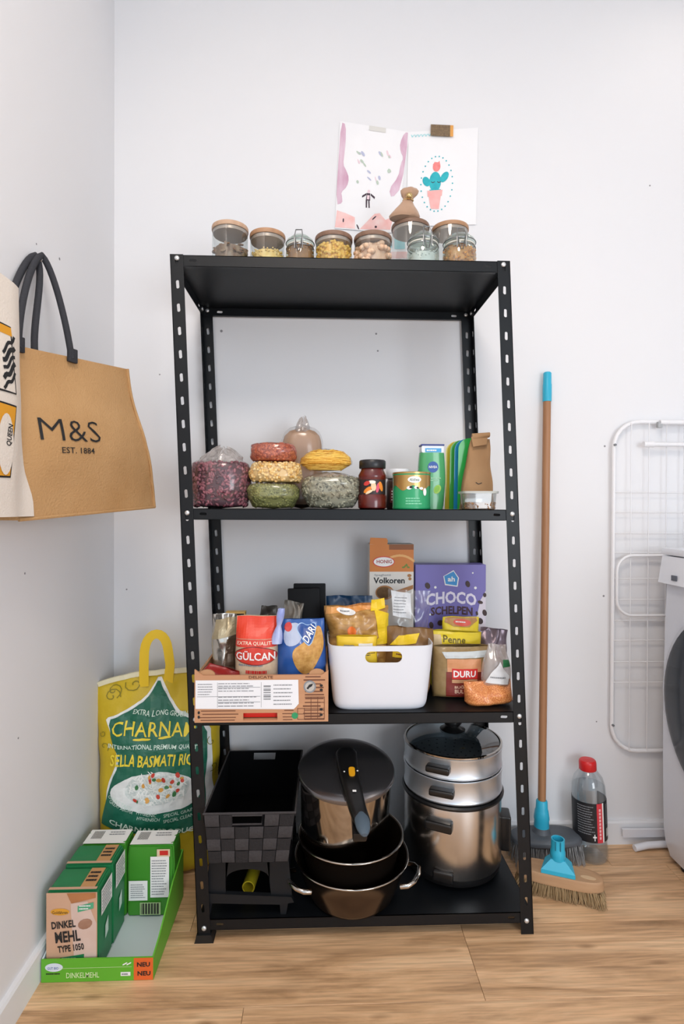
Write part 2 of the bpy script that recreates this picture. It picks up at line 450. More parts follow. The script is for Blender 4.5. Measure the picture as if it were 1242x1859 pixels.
for i, zt in enumerate(SHELF_TOP):
    ox = SH * BOLT_Z[i]
    xa, xb = RX + PX0 + .0022 + ox, RX + PX1 - .0022 + ox; ya, yb = PY0 + .0022, PY1 - .0022
    g = G().box(xa, xb, ya, yb, zt - .0015, zt)
    bm = bmesh.new()
    w = xb - xa; d = yb - ya
    X = Vector((1, 0, 0)); Yv = Vector((0, 1, 0)); Z = Vector((0, 0, 1))
    hole = (0.048, w - 0.048)
    flange(bm, (xa, ya, zt - LIP), Z, Yv, LIP, 0, w, hole, 0.0065, 0.016, .0012, zdir=X, off=.013)
    flange(bm, (xa, yb, zt - LIP), Z, -Yv, LIP, 0, w, hole, 0.0065, 0.016, .0012, zdir=X, off=.013)
    flange(bm, (xa, ya, zt - LIP), Z, X, LIP, 0, d, (0.05, d - 0.05), 0.0065, 0.016, .0012, zdir=Yv, off=.013)
    flange(bm, (xb, ya, zt - LIP), Z, -X, LIP, 0, d, (0.05, d - 0.05), 0.0065, 0.016, .0012, zdir=Yv, off=.013)
    g.bm(bm)
    # folded-in return of the long lips
    g.box(xa + .03, xb - .03, ya, ya + .010, zt - LIP - .0002, zt - LIP + .001)
    g.box(xa + .03, xb - .03, yb - .010, yb, zt - LIP - .0002, zt - LIP + .001)
    mk('shelf', rk(g), M_black, rack, 0)
    dome = [(.0056, 0), (.0056, .0012), (.0045, .0028), (.002, .0036), (.0003, .0038)]
    zb = BOLT_Z[i]
    for sx in (0, 1):
        bx = RX + sx * RW + ox
        for (x, y, rot) in ((bx, PY0, (PI / 2, 0, 0)), (bx, PY1 - .0030, (PI / 2, 0, 0)),
                            (RX + ox + (PX1 - .0036 if sx else PX0 + .0036), PY1 - .016, (0, -PI / 2 if sx else PI / 2, 0))):
            g = G().lathe(dome, 14); o = mk('bolt', g, M_zinc, rack, 40)
            o.location = Vector((x, y, zb)) - rack.location; o.rotation_euler = rot
for sx in (0, 1):
    x0 = RX + PX0 if sx == 0 else RX + PX1
    s = 1 if sx == 0 else -1
    g = G()
    if sx == 0:
        prof = [(-.007, 0), (.036, 0), (.034, .004), (.0305, .018), (-.0025, .018), (-.005, .004)]
        g.prism([(x0 + s * a, b) for a, b in prof], PY0 - .004, PY0 + .032)
        mk('foot_cap', rk(g), M_foot, rack, 0, fix=True)

M_hole = mat('scuffed_plaster', '#8f8d90', .9)
wr_, wl_ = bpy.data.objects['wall_rear'], bpy.data.objects['wall_left']
for px, py, q in ((683, 606, 2.2), (686, 637, 2.0), (402, 601, 3.0), (1098, 810, 2.2), (1096, 1082, 2.4), (230, 1070, 1.8), (290, 680, 1.6), (1083, 1310, 1.6), (1180, 337, 1.8)):
    c = at(px, py, YW); g = G().lathe([(q * .0013, 0), (q * .0013, .0004)], 8, Matrix.Translation((c.x, YW, c.z)) @ Matrix.Rotation(PI / 2, 4, 'X')); mk('nail_hole', g, M_hole, wr_, 0)
for px, py, q in ((108, 470, 2.4), (66, 443, 1.6), (45, 1041, 1.8), (33, 1340, 1.6)):
    c = atx(px, py, XL); g = G().lathe([(q * .0013, 0), (q * .0013, .0004)], 8, Matrix.Translation((XL, c.y, c.z)) @ Matrix.Rotation(PI / 2, 4, 'Y')); mk('nail_hole', g, M_hole, wl_, 0)

# ------------------------------------------------------------------ jars on the top shelf
Z1, Z2, Z3, Z4 = SHELF_TOP
M_glass = film('clear_glass', '#f4f8f8', gloss=0.24, rough=0.03)
M_glass2 = film('clip_jar_glass', '#eaf2ee', gloss=0.24, rough=0.05, haze=0.05, haze_col='#dfe7e2')
M_wire = mat('steel_wire', '#8d8f90', 0.3, metal=0.9)
M_seal = mat('rubber_seal', '#d9d6cc', 0.6)
M_steel_under = mat('lid_liner', '#b5a497', 0.3, metal=0.25)
LIDS = {'pale': mat('lid_pale_bamboo', '#c9a88c', 0.5, var=(30, .5), color2='#b8957a', stretch=(1, 8, 1)),
        'tan': mat('lid_tan_bamboo', '#b98e6b', 0.5, var=(30, .5), color2='#a67c5a', stretch=(1, 8, 1)),
        'brown': mat('lid_brown_wood', '#8a6a56', 0.5, var=(30, .5), color2='#775846', stretch=(1, 8, 1))}
def ellipsoid(nu=7, nv=5):
    v = [(0, 0, -1)]; f = []
    for j in range(1, nv):
        t = -PI / 2 + PI * j / nv
        for i in range(nu): a = 2 * PI * i / nu; v.append((math.cos(t) * math.cos(a), math.cos(t) * math.sin(a), math.sin(t)))
    v.append((0, 0, 1)); top = len(v) - 1
    for i in range(nu):
        k = (i + 1) % nu; f.append((0, 1 + k, 1 + i)); f.append((top, 1 + (nv - 2) * nu + i, 1 + (nv - 2) * nu + k))
    for j in range(nv - 2):
        for i in range(nu):
            k = (i + 1) % nu; f.append((1 + j * nu + i, 1 + j * nu + k, 1 + (j + 1) * nu + k, 1 + (j + 1) * nu + i))
    return v, f
ELL = ellipsoid()
def pieces_in_cylinder(r, h, size, n, seed, shape=(1, .7, .6)):
    """loose pieces lying in a round jar: outer wall layer and the heap on top"""
    R = random.Random(seed); g = G()
    g.lathe([(r * .86, .001), (r * .86, h * .90)], 18)
    for i in range(n):
        if R.random() < .62:
            a = R.random() * 2 * PI; p = (r * .9 * math.cos(a), r * .9 * math.sin(a), size * .6 + R.random() * (h - size))
        else:
            a = R.random() * 2 * PI; q = r * .85 * math.sqrt(R.random()); p = (q * math.cos(a), q * math.sin(a), h * (.93 + .10 * (1 - (q / r) ** 2)) + (R.random() - .5) * size * .5)
        M = Matrix.Translation(p) @ Matrix.Rotation(R.random() * 6, 4, 'Z') @ Matrix.Rotation(R.random() * 6, 4, 'X') @ Matrix.Diagonal((size * shape[0] / 2, size * shape[1] / 2, size * shape[2] / 2, 1))
        g.add(*ELL, M)
    return g
def lid_jar(px, Y, wpx, hgt, lidmat, label, fill, base=Z1):
    r = wpx * mpp(Y) / 2; p = at(px, 440, Y)
    t = thing('storage_jar', label, 'jar', (p.x, Y, base), group='glass jars on the top shelf')
    h = hgt
    g = G().lathe([(r * .9, .0), (r * .95, .002), (r * .97, .008), (r * .97, h - .010)], 40, cap1=False)
    mk('glass_body', g, M_glass, t, 40)
    g = G().lathe([(r * .93, h - .018), (r * .93, h - .0105)], 40)
    mk('lid_plug', g, M_steel_under, t, 40)
    g = G().lathe([(r * .985, h - .0100), (r, h - .0085), (r, h - .002), (r * .985, h), (r * .5, h)], 40)
    mk('lid', g, LIDS[lidmat], t, 40)
    if fill:
        col, col2, lvl, size, n, shape = fill
        o = mk('contents', pieces_in_cylinder(r * .95, lvl, size, n, int(px), shape), mat('contents_' + col, col, .6, var=(90, .5), color2=col2), t, 50)
        o['kind'] = 'stuff'
    return t, r
def clip_jar(px, Y, wpx, hgt, label, fill, base=Z1, clip=-8):
    r = wpx * mpp(Y) / 2; p = at(px, 450, Y); h = hgt
    t = thing('clip_top_jar', label, 'jar', (p.x, Y, base), (0, 0, math.radians(clip)), group='glass jars on the top shelf')
    hb = h * .70
    g = G().lathe([(r * .85, 0), (r * .96, .004), (r, .012), (r, hb * .72), (r * .97, hb * .86), (r * .90, hb * .93), (r * .90, hb)], 36, cap1=False)
    mk('glass_body', g, M_glass2, t, 50)
    mk('rubber_seal', G().lathe([(r * .86, hb), (r * .93, hb), (r * .93, hb + .003), (r * .86, hb + .003)], 36, cap0=False, cap1=False), M_seal, t, 40)
    g = G().lathe([(r * .90, hb + .0035), (r * .96, hb + .006), (r * .96, hb + .011), (r * .90, hb + .016), (r * .80, hb + .5 * (h - hb)), (r * .62, h - .003), (r * .3, h), (.0005, h)], 36)
    mk('glass_lid', g, M_glass2, t, 50)
    g = G()
    g.tube([(r * .98 * math.cos(a), r * .98 * math.sin(a), hb + .0085) for a in [2 * PI * i / 28 for i in range(28)]], .0012, 6, closed=True)
    g.tube([(r * .96 * math.cos(a), r * .96 * math.sin(a), hb * .93) for a in [2 * PI * i / 28 for i in range(28)]], .0012, 6, closed=True)
    mk('wire_ring', g, M_wire, t, 60)
    g = G(); w = r * .26
    g.tube([(-w, -r * 1.0, hb - .016), (-w * 1.05, -r * 1.05, hb + .004), (-w * 1.0, -r * .98, h - .012), (-w * .8, -r * .80, h + .003), (w * .8, -r * .80, h + .003), (w * 1.0, -r * .98, h - .012), (w * 1.05, -r * 1.05, hb + .004), (w, -r * 1.0, hb - .016)], .0014, 6)
    g.tube([(-w * .9, -r * 1.02, hb + .008), (-w * .25, -r * 1.06, hb - .022), (w * .25, -r * 1.06, hb - .022), (w * .9, -r * 1.02, hb + .008)], .0013, 6)
    mk('wire_clip', g, M_wire, t, 60)
    if fill:
        col, col2, lvl, size, n, shape = fill
        o = mk('contents', pieces_in_cylinder(r * .98, lvl, size, n, int(px), shape), mat('contents_' + col, col, .65, var=(90, .5), color2=col2), t, 50)
        o['kind'] = 'stuff'
    return t
lid_jar(418, 1.345, 65, .108, 'pale', 'leftmost glass jar with pale lid and dark tea pieces', ('#6e4b36', '#a08a70', .062, .016, 60, (1, .7, .35)))
lid_jar(486, 1.36, 64, .099, 'tan', 'glass jar of cream coloured powder with tan lid', ('#efc766', '#f6dc98', .058, .004, 200, (1, 1, 1)))
clip_jar(545, 1.345, 52, .092, 'smallest clip top glass jar holding brown spice', ('#b87a34', '#94602c', .068, .006, 160, (1, .8, .7)), clip=-4)
lid_jar(606, 1.34, 68, .086, 'brown', 'glass jar of yellow corn with brown lid', ('#eab02e', '#f6d070', .064, .011, 260, (1, .8, .7)))
lid_jar(677, 1.34, 69, .088, 'brown', 'glass jar of pinkish nuts with brown lid', ('#d9ad8c', '#e8c6a8', .062, .018, 130, (1, .85, .8)))
jar_t, jar_r = lid_jar(745, 1.468, 69, .184, 'brown', 'tall brown lidded jar under the beige sachet', ('#c9b49a', '#b59c80', .05, .006, 120, (1, .8, .7)))
lid_jar(817, 1.468, 67, .181, 'tan', 'tall tan lidded jar at right behind the clip jars', ('#caa57e', '#b08a63', .06, .006, 120, (1, .8, .7)))
clip_jar(768, 1.335, 58, .1, 'clip top glass jar of white grains in front of tall jar', ('#d9dcda', '#eceeec', .05, .004, 160, (1, .8, .7)), clip=6)
clip_jar(834, 1.335, 60, .098, 'rightmost clip top glass jar filled with orange brown flakes', ('#d08435', '#e2ad6c', .064, .012, 170, (1, .8, .35)), clip=-6)

# beige sachet tied with gold, sitting on the tall jar
M_sachet = mat('beige_suede', '#bd9a80', 0.85, var=(14, .6), color2='#a9866c', sheen=.3)
M_gold = mat('gold_bead', '#cdb07a', 0.25, metal=0.8)
sx = at(737, 390, 1.425).x; sz = jar_t.location.z + .184
t = thing('sachet', 'small beige cloth sachet tied with a gold bead', 'sachet', (sx, 1.435, sz), (0, 0, 0))
def sachet(u, v):
    a = 2 * PI * u
    prof = [(0, .30), (.035, .92), (.12, 1.0), (.28, .80), (.45, .5), (.60, .30), (.68, .34), (.78, .52), (.88, .58), (.96, .45), (1, .05)]
    for (h0, r0), (h1, r1) in zip(prof, prof[1:]):
        if h0 <= v <= h1: r = r0 + (r1 - r0) * (v - h0) / (h1 - h0); break
    r *= .040 * (1 + .10 * math.sin(5 * a + 3 * v) * v + .05 * nz(math.cos(a) * 2, math.sin(a) * 2, v * 3))
    lean = .012 * v
    return (r * math.cos(a) + lean - .004 * (1 - v), r * .62 * math.sin(a), v * .084)
mk('cloth', G().grid(sachet, 28, 26, wrap=True), M_sachet, t, 60)
mk('bead', G().add(*ellipsoid(12, 8), Matrix.Translation((.008, -.013, .056)) @ Matrix.Diagonal((.0095, .0085, .0085, 1))), M_gold, t, 60)
mk('tie_cord', G().tube([(.007 + .0135 * math.cos(a), .0085 * math.sin(a), .0512) for a in [2 * PI * i / 16 for i in range(16)]], .0016, 6, closed=True), M_gold, t, 60)

# children's drawings taped to the wall
M_paper = mat('drawing_paper', '#ecebed', 0.8, var=(5, .6), color2='#f4f3f4')
YP = YW - .0012
def wall_sheet(name, corners, label, cat, curl=.004, m=M_paper):
    """sheet of paper on the rear wall between four photo corners (bl, br, tr, tl)"""
    P = [at(x, y, YP) for x, y in corners]
    o = P[0].copy()
    def s(u, v):       # u, v in 0..1
        p = P[0] * (1 - u) * (1 - v) + P[1] * u * (1 - v) + P[2] * u * v + P[3] * (1 - u) * v - o
        p.y = -curl * (.25 + .75 * abs(nz(u * 2.1, v * 1.7, len(label)))) * (1 - .6 * v)
        return p
    g = G(); g.grid(lambda u, v: s(u, v), 10, 12); n = len(g.v)
    g.grid(lambda u, v: s(1 - u, v) + Vector((0, .0003, 0)), 10, 12)
    t = thing(name, label, cat, o)
    mk('paper', g, m, t, 60)
    W = (P[1] - P[0]).length; H = (P[3] - P[0]).length
    return t, (lambda u, v: s(u / W, v / H)), W, H
t, S, W, H = wall_sheet('drawing', [(608, 415), (719, 424), (744, 240), (617, 220)], "child's drawing with purple curtains and a tiny figure", 'drawing')
def shade(c): return mat('crayon_' + c, '#' + c, .9, var=(60, .7), color2='#efe6ea', stretch=(1, .25, .25))
M_pur = mat('crayon_purple', '#c58fab', .9, var=(38, .5), color2='#e6d0dc', stretch=(1, 1, .3))
M_pk = mat('crayon_pink', '#f0aca6', .9, var=(26, .5), color2='#f6dcd9')
M_dk = mat('crayon_dark', '#4a3b46', .9); M_gr = mat('crayon_green', '#bccabc', .9); M_bl = mat('crayon_blue', '#b9bdd6', .9); M_rd = mat('crayon_rose', '#ead0d8', .9)
def curt(pts): return [(a * W, b * H) for a, b in pts]
def csm(pts): return sm(curt(pts), 1)
decal(t, 'purple_curtain', [csm([(.0, .22), (.10, .24), (.09, .30), (.07, .34), (.16, .40), (.18, .48), (.13, .55), (.08, .60), (.09, .70), (.10, .8), (.09, .98), (.02, .99), (.005, .6)])], S, M_pur, step=.02)
decal(t, 'purple_curtain', [csm([(.93, .99), (.99, .99), (.99, .45), (.86, .33), (.80, .42), (.92, .55), (.93, .68), (.96, .74), (.90, .80), (.88, .88)])], S, M_pur, step=.02)
decal(t, 'pink_floor', [curt([(.0, .01), (.33, .01), (.31, .12), (.16, .15), (.02, .17)])], S, M_pk, step=.02)
decal(t, 'pink_floor', [curt([(.40, .01), (.9, .03), (.92, .16), (.80, .12), (.70, .18), (.62, .17)])], S, M_pk, step=.02)
decal(t, 'dark_marks', [ell(.13 * W, .08 * H, .012 * W, .02 * H, 8), ell(.37 * W, .03 * H, .012 * W, .028 * H, 8, .5), ell(.62 * W, .13 * H, .012 * W, .028 * H, 8, -.7), ell(.66 * W, .045 * H, .02 * W, .012 * H, 8)], S, M_dk, off=.0007)['kind'] = 'stuff'
decal(t, 'figure', [curt([(.46, .29), (.47, .22), (.49, .22), (.485, .29)]), curt([(.50, .29), (.515, .22), (.535, .22), (.52, .29)]), curt([(.46, .29), (.53, .29), (.52, .36), (.47, .36)]), curt([(.40, .31), (.465, .34), (.465, .36), (.40, .33)]), curt([(.53, .34), (.595, .31), (.60, .33), (.53, .36)])], S, M_dk, off=.0007)
decal(t, 'figure_head', [ell(.495 * W, .375 * H, .022 * W, .018 * H, 10), curt([(.475, .30), (.515, .30), (.515, .34), (.475, .34)])], S, M_rd, off=.0009)
Rr = random.Random(3)
for m, n in ((M_gr, 9), (M_bl, 6), (M_rd, 5)):
    decal(t, 'pencil_marks', [ell((.28 + .5 * Rr.random()) * W, (.45 + .32 * Rr.random()) * H, (.008 + .014 * Rr.random()) * W, (.012 + .018 * Rr.random()) * H, 8, Rr.random()) for _ in range(n)], S, m, off=.0006)['kind'] = 'stuff'
decal(t, 'clear_tape', rect(.42 * W, .955 * H, .66 * W, 1.0 * H), S, mat('clear_tape', '#d9d7d2', .3), off=.001)

t, S, W, H = wall_sheet('drawing', [(737, 412), (864, 408), (868, 232), (742, 240)], "child's drawing of a turquoise cactus in a pink pot", 'drawing', curl=.005)
M_tq = mat('crayon_turquoise', '#37bcc6', .8, var=(50, .5), color2='#2aa5b4'); M_cor = mat('crayon_coral', '#ee7c7c', .85, var=(60, .5), color2='#f29a96'); M_pot = mat('crayon_pot_pink', '#f0a9a6', .85, var=(50, .5), color2='#f5c0bc')
U = lambda x, y: ((x - 739) / 128 * W, (411 - y) / 174 * H)
decal(t, 'cactus', [ell(*U(790, 331), .085 * W, .105 * H, 20), [U(780, 345), U(801, 345), U(801, 350), U(780, 350)], ell(*U(774, 330), .05 * W, .055 * H, 14, .5), ell(*U(807, 323), .05 * W, .062 * H, 14, -.6)], S, M_tq, off=.0006)
decal(t, 'cactus_flower', [ell(*U(792, 304), .055 * W, .05 * H, 16), [U(785, 300), U(789, 294), U(792, 299), U(797, 293), U(799, 302)]], S, M_cor, off=.0007)
decal(t, 'flower_pot', [[U(776, 347), U(804, 346), U(803, 357), U(777, 358)], [U(779, 358), U(801, 357), U(798, 381), U(783, 380)]], S, M_pot, off=.0007)
decal(t, 'cactus_face', ribbon([U(783, 331), U(786, 333), U(789, 331)], .0018) + ribbon([U(794, 331), U(797, 333), U(800, 331)], .0018), S, M_dk, off=.0010)
dots = []
for i in range(26):
    a = 2 * PI * i / 26; x, y = 793 + 29 * math.cos(a), 335 + 50 * math.sin(a)
    dots.append(ell(*U(x, y), .011 * W, .008 * H, 7, a))
decal(t, 'turquoise_dots', dots, S, M_tq, off=.0006)['kind'] = 'stuff'
wv = []
for k in range(9):
    x = 744 + k * 6.2; wv += ribbon([U(x, 243), U(x + 2, 247), U(x + 4.5, 243.5)], .0022)
decal(t, 'turquoise_writing', wv, S, mat('crayon_pale_turquoise', '#9fd8dd', .8), off=.0006)
t, S, W, H = wall_sheet('drawing', [(704, 476), (744, 476), (744, 424), (704, 424)], "small drawing with a turquoise patch half hidden behind jars", 'drawing', curl=.002)
decal(t, 'turquoise_patch', [rect(.30 * W, .45 * H, .78 * W, .9 * H), rect(.12 * W, .5 * H, .2 * W, .68 * H)], S, mat('crayon_light_turquoise', '#7fd0da', .85, var=(50, .6), color2='#b5e3e8'), off=.0006)
decal(t, 'pink_patch', rect(.05 * W, .12 * H, .9 * W, .36 * H), S, M_pk, off=.0006)
decal(t, 'dark_mark', rect(.14 * W, .55 * H, .18 * W, .64 * H), S, M_dk, off=.0008)
p0, p1 = at(782, 246, YP - .006), at(823, 227, YP - .006)
w, h = p1.x - p0.x, p1.z - p0.z
t = thing('tape_strip', 'brown patterned tape strip holding the cactus drawing', 'tape', (p0.x, YP - .0065, p0.z), (0, math.radians(1), 0))
mk('tape', G().box(0, w * .86, 0, .0008, 0, h), mat('brown_tape', '#8d7453', .5, var=(220, .5), color2='#5c4a3a'), t, 0)
mk('tape_end', G().box(w * .86, w, 0, .0008, 0, h), mat('orange_tape', '#e0a050', .5), t, 0)

# ------------------------------------------------------------------ bags and packs on the second shelf
M_bagfilm = film('clear_bag_film', '#fbfbfb', gloss=0.15, rough=0.16, haze=0.025, haze_col='#efe9e6')
M_bagtop = film('clear_bag_crumpled', '#f7f5f4', gloss=0.30, rough=0.18, haze=0.34, haze_col='#e6dcd6')
def blob_fn(rx, ry, h, seed, prof, lump=.06, sq=2.6):
    """squat bag of loose food; prof = (height, radius) pairs from base to top"""
    def fn(u, v):
        a = 2 * PI * u; z = v
        for (h0, r0), (h1, r1) in zip(prof, prof[1:]):
            if h0 <= z <= h1: r = r0 + (r1 - r0) * (z - h0) / max(1e-6, h1 - h0); break
        c, s = math.cos(a), math.sin(a)
        q = (abs(c) ** sq + abs(s) ** sq) ** (-1 / sq)
        k = 1 + lump * nz(c * 1.6 + seed, s * 1.6, z * 2.4)
        return Vector((rx * r * q * c * k, ry * r * q * s * k, h * z * (1 + .5 * lump * nz(c * 2, s * 2 + seed, 3) * z)))
    return fn
SQUAT = [(0, .0), (.001, .78), (.06, .90), (.25, 1.0), (.6, 1.0), (.85, .93), (.95, .75), (1.0, .0)]
BOWL = [(0, .0), (.001, .62), (.1, .78), (.45, .98), (.75, 1.0), (.92, .9), (.98, .65), (1.0, .0)]
def food_bag(name, label, px, Y, base, wpx, h, d, piece, n, seed, m, prof=SQUAT, shape=(1, .7, .6), top=None, lump=.06, rz=0.0, film_m=None, inner=None):
    rx = wpx * mpp(Y) / 2; X = at(px, 900, Y).x
    t = thing(name, label, 'food bag', (X, Y, base), (0, 0, math.radians(rz)), group='clear bags of dry food')
    fn = blob_fn(rx * .95, d / 2 * .95, h * .97, seed, prof, lump)
    g = G().grid(lambda u, v: fn(u, v), 28, 18, wrap=True)
    mk('food_core', g, inner or m, t, 60)
    if n:
        R = random.Random(seed); g = G()
        for i in range(n):
            u, v = R.random(), .04 + .93 * R.random() ** .8
            p = fn(u, v); nn = nrm(fn, u, min(max(v, .03), .97), .01)
            M = Matrix.Translation(p) @ nn.to_track_quat('Z', 'Y').to_matrix().to_4x4() @ Matrix.Rotation(R.random() * 6.3, 4, 'Z') @ Matrix.Diagonal((piece * shape[0] / 2, piece * shape[1] / 2, piece * shape[2] / 2, 1))
            g.add(*ELL, M)
        o = mk('food_pieces', g, m, t, 60); o['kind'] = 'stuff'
    fo = blob_fn(rx, d / 2, h, seed, prof, lump)
    g = G().grid(lambda u, v: fo(u, v) + Vector((0, 0, .0005)) + nrm(fo, u, min(max(v, .05), .95), .01) * (.0006 * nz(u * 40, v * 30, seed)), 36, 22, wrap=True)
    mk('bag_film', g, film_m or M_bagfilm, t, 60)
    if top:
        tw, th, tx = top
        def tuft(u, v):
            a = 2 * PI * u; r = (1 - v) ** .6 * .98 + .16 * v
            k = 1 + .22 * v * math.sin(9 * a + seed) + .12 * nz(math.cos(a) * 3, math.sin(a) * 3, v * 5 + seed)
            return Vector((tx * v + tw * r * k * math.cos(a), d * .42 * r * k * math.sin(a), h * .90 + th * v * (1 + .35 * nz(math.cos(a) * 2.2, math.sin(a) * 2.2, seed))))
        mk('bag_top', G().grid(tuft, 40, 12, wrap=True), M_bagtop, t, 75)
    return t
M_kid = mat('kidney_beans', '#4c1d2b', .4, var=(1, 1.0), kind='island', color2='#a9626e', coat=.2)
M_kid_in = mat('kidney_beans_dark', '#4c2230', .5)
M_red = mat('red_lentils', '#8c2f1c', .5, var=(1, 1.0), kind='island', color2='#cf6f4a')
M_chick = mat('yellow_chickpeas', '#cf9c48', .5, var=(1, 1.0), kind='island', color2='#f2d9a0')
M_grn = mat('green_lentils', '#5f6128', .5, var=(1, 1.0), kind='island', color2='#9fa05c')
M_yel = mat('yellow_pasta', '#e2a92f', .45, var=(20, .5), color2='#f0c458')
M_seed = mat('grey_green_seeds', '#4a4a38', .5, var=(1, 1.0), kind='island', color2='#c2bfa6')
M_bei = mat('beige_flour', '#b08a6c', .6, var=(9, .5), color2='#bf9b7e')
food_bag('bean_bag', 'large clear bag of dark purple kidney beans', 401, 1.352, Z2, 108, .118, .13, .0125, 900, 2, M_kid, prof=[(0, 0), (.001, .80), (.08, .90), (.35, 1.0), (.8, .98), (.93, .9), (.98, .7), (1, 0)], shape=(1, .55, .5), top=(.060, .040, .006), inner=M_kid_in, lump=.05)
food_bag('lentil_bag', 'clear bag of green lentils at the bottom of the pile', 497, 1.345, Z2, 97, .063, .12, .006, 900, 5, M_grn, prof=BOWL, shape=(1, 1, .5), lump=.05)
food_bag('chickpea_bag', 'clear bag of pale yellow chickpeas between the lentil bags', 501, 1.345, Z2 + .0628, 95, .050, .11, .0085, 620, 8, M_chick, shape=(1, .95, .9), lump=.08)
food_bag('lentil_bag', 'clear bag of rust red lentils topmost of the pile', 497, 1.345, Z2 + .113, 82, .046, .10, .007, 700, 11, M_red, shape=(1, .9, .5), lump=.12, rz=-4)
food_bag('seed_bag', 'clear bag of grey green seeds under the yellow pasta', 602, 1.34, Z2, 110, .082, .125, .0085, 900, 14, M_seed, prof=BOWL, shape=(1, .55, .5), top=(.058, .014, -.004), lump=.05)
food_bag('pasta_bag', 'clear bag of yellow pasta on the grey green seeds', 592, 1.35, Z2 + .0925, 92, .052, .10, .010, 0, 17, M_yel, prof=[(0, 0), (.001, .6), (.3, 1.0), (.6, .95), (.85, .7), (.97, .3), (1, 0)], lump=.16, top=None)
t = bpy.data.objects['pasta_bag']
g = G(); R = random.Random(5)
pf = blob_fn(92 * mpp(1.35) / 2, .05, .052, 17, [(0, 0), (.001, .6), (.3, 1.0), (.6, .95), (.85, .7), (.97, .3), (1, 0)], .16)
for k in range(46):
    v0 = .06 + .86 * k / 46; sl = (R.random() - .5) * .5; u0 = .50 + .05 * R.random(); u1 = .94 + .06 * R.random()
    g.tube([pf(u0 + (u1 - u0) * i / 12, max(.03, min(.97, v0 + sl * (i / 12 - .5) + .05 * math.sin(i * .5 + k)))) * 1.0 for i in range(13)], .0017, 5)
mk('pasta_strands', g, mat('pasta_strand', '#c4831a', .4, var=(1, 1.0), kind='island', color2='#f6d06a'), t, 60)['kind'] = 'stuff'
food_bag('flour_bag', 'tall knotted clear bag of beige flour at the back', 548, 1.47, Z2, 76, .222, .09, .01, 0, 21, M_bei, prof=[(0, 0), (.001, .8), (.08, .95), (.5, 1.0), (.8, .98), (.9, .86), (.965, .55), (1, 0)], lump=.05, top=(.022, .040, .004))

# red jar with black lid
M_redsauce = mat('red_sauce', '#4c0d0a', .25, coat=.5, var=(30, .6), color2='#6d1711')
M_blk = mat('black_plastic', '#17171a', .35)
M_white = mat('white_print', '#f1f0ee', .5); M_ink = mat('black_print', '#1a191b', .6); M_grey = mat('grey_print', '#8a8c90', .7)
M_orange = mat('orange_print', '#e0893a', .5); M_redp = mat('red_print', '#cc2c28', .45); M_yelp = mat('yellow_print', '#edc824', .45)
def cyl_surf(r, z0=0.0, a0=-PI / 2):
    return lambda u, v: Vector((r * math.cos(a0 + u / r), r * math.sin(a0 + u / r), z0 + v))
X = at(676, 900, 1.315).x; r = 26 * mpp(1.315)
t = thing('sauce_jar', 'red glass jar with a black lid and pepper label', 'jar', (X, 1.315, Z2))
mk('glass_body', G().lathe([(r * .85, 0), (r * .98, .003), (r, .012), (r, .030), (r * .93, .034), (r * .93, .070), (r * .98, .074), (r * .99, .080), (r * .80, .092), (r * .78, .096)], 36), M_redsauce, t, 40)
g = G().lathe([(r * .90, .096), (r * .93, .0975), (r * .93, .113), (r * .86, .116), (.001, .116)], 36); mk('lid', g, M_blk, t, 40)
S = cyl_surf(r * .935)
decal(t, 'label', rect(-.040, .035, .040, .069), S, mat('pepper_label', '#2a1d20', .5), step=.006)
for i, (c, u, v, a, b, ro) in enumerate((('#e88a2c', -.014, .045, .012, .005, .6), ('#f0c9a0', .0, .053, .006, .011, .1), ('#d94f6a', .010, .050, .004, .012, -.2), ('#e88a2c', .018, .053, .005, .012, .3), ('#f3e8dc', -.004, .063, .009, .004, .0), ('#c93a34', -.016, .060, .008, .005, .4), ('#f1d7b0', -.010, .040, .010, .003, .5))):
    decal(t, 'label_pepper', ell(u, v, a, b, 12, ro), S, mat('pepper_' + c, c, .5), off=.0008 + .0001 * i, step=.005)

# small dark jar with white lid
X = at(722, 900, 1.40).x; r = 21 * mpp(1.40)
t = thing('spread_jar', 'dark jar with white lid half behind the green can', 'jar', (X, 1.40, Z2))
mk('jar_body', G().lathe([(r * .9, 0), (r, .004), (r, .066), (r * .9, .074), (r * .86, .077)], 32), mat('dark_jar', '#3a2522', .3, coat=.4), t, 40)
mk('lid', G().lathe([(r * .96, .077), (r, .0785), (r, .098), (r * .95, .101), (.001, .101)], 32), mat('white_lid', '#e9eaee', .4), t, 40)
S = cyl_surf(r * 1.003); decal(t, 'label', rect(-.024, .016, .024, .052), S, mat('dark_label', '#6e3436', .5), step=.006)
lines(t, S, -.02, .02, .02, .048, 4, M_white, seed=1)

# gold and green can
X = at(747, 900, 1.30).x; r = 34.5 * mpp(1.30)
t = thing('food_can', 'squat green and gold can with white oval label', 'can', (X, 1.30, Z2))
M_goldc = mat('gold_can', '#c3a064', .28, metal=.75); M_grnc = mat('green_can', '#1f9a62', .35, coat=.3)
mk('can_body', G().lathe([(r * .97, 0), (r, .002), (r, .004), (r * .985, .006), (r * .985, .050), (r * .985, .078), (r, .080), (r, .082), (r * .96, .083)], 44, cap1=False), M_grnc, t, 40)
mk('can_lid', G().lathe([(r * .96, .0815), (r * 1.01, .082), (r * 1.01, .0855), (r * .97, .0865), (r * .95, .084), (.001, .084)], 44), M_goldc, t, 40)
S = cyl_surf(r * .985)
top = [(-.062 + .124 * i / 30, .079) for i in range(31)]; bot = [(-.062 + .124 * i / 30, .049 + .006 * math.sin(i * .55)) for i in range(31)]
decal(t, 'gold_band', [[bot[i], bot[i + 1], top[i + 1], top[i]] for i in range(30)], S, M_goldc, step=0)
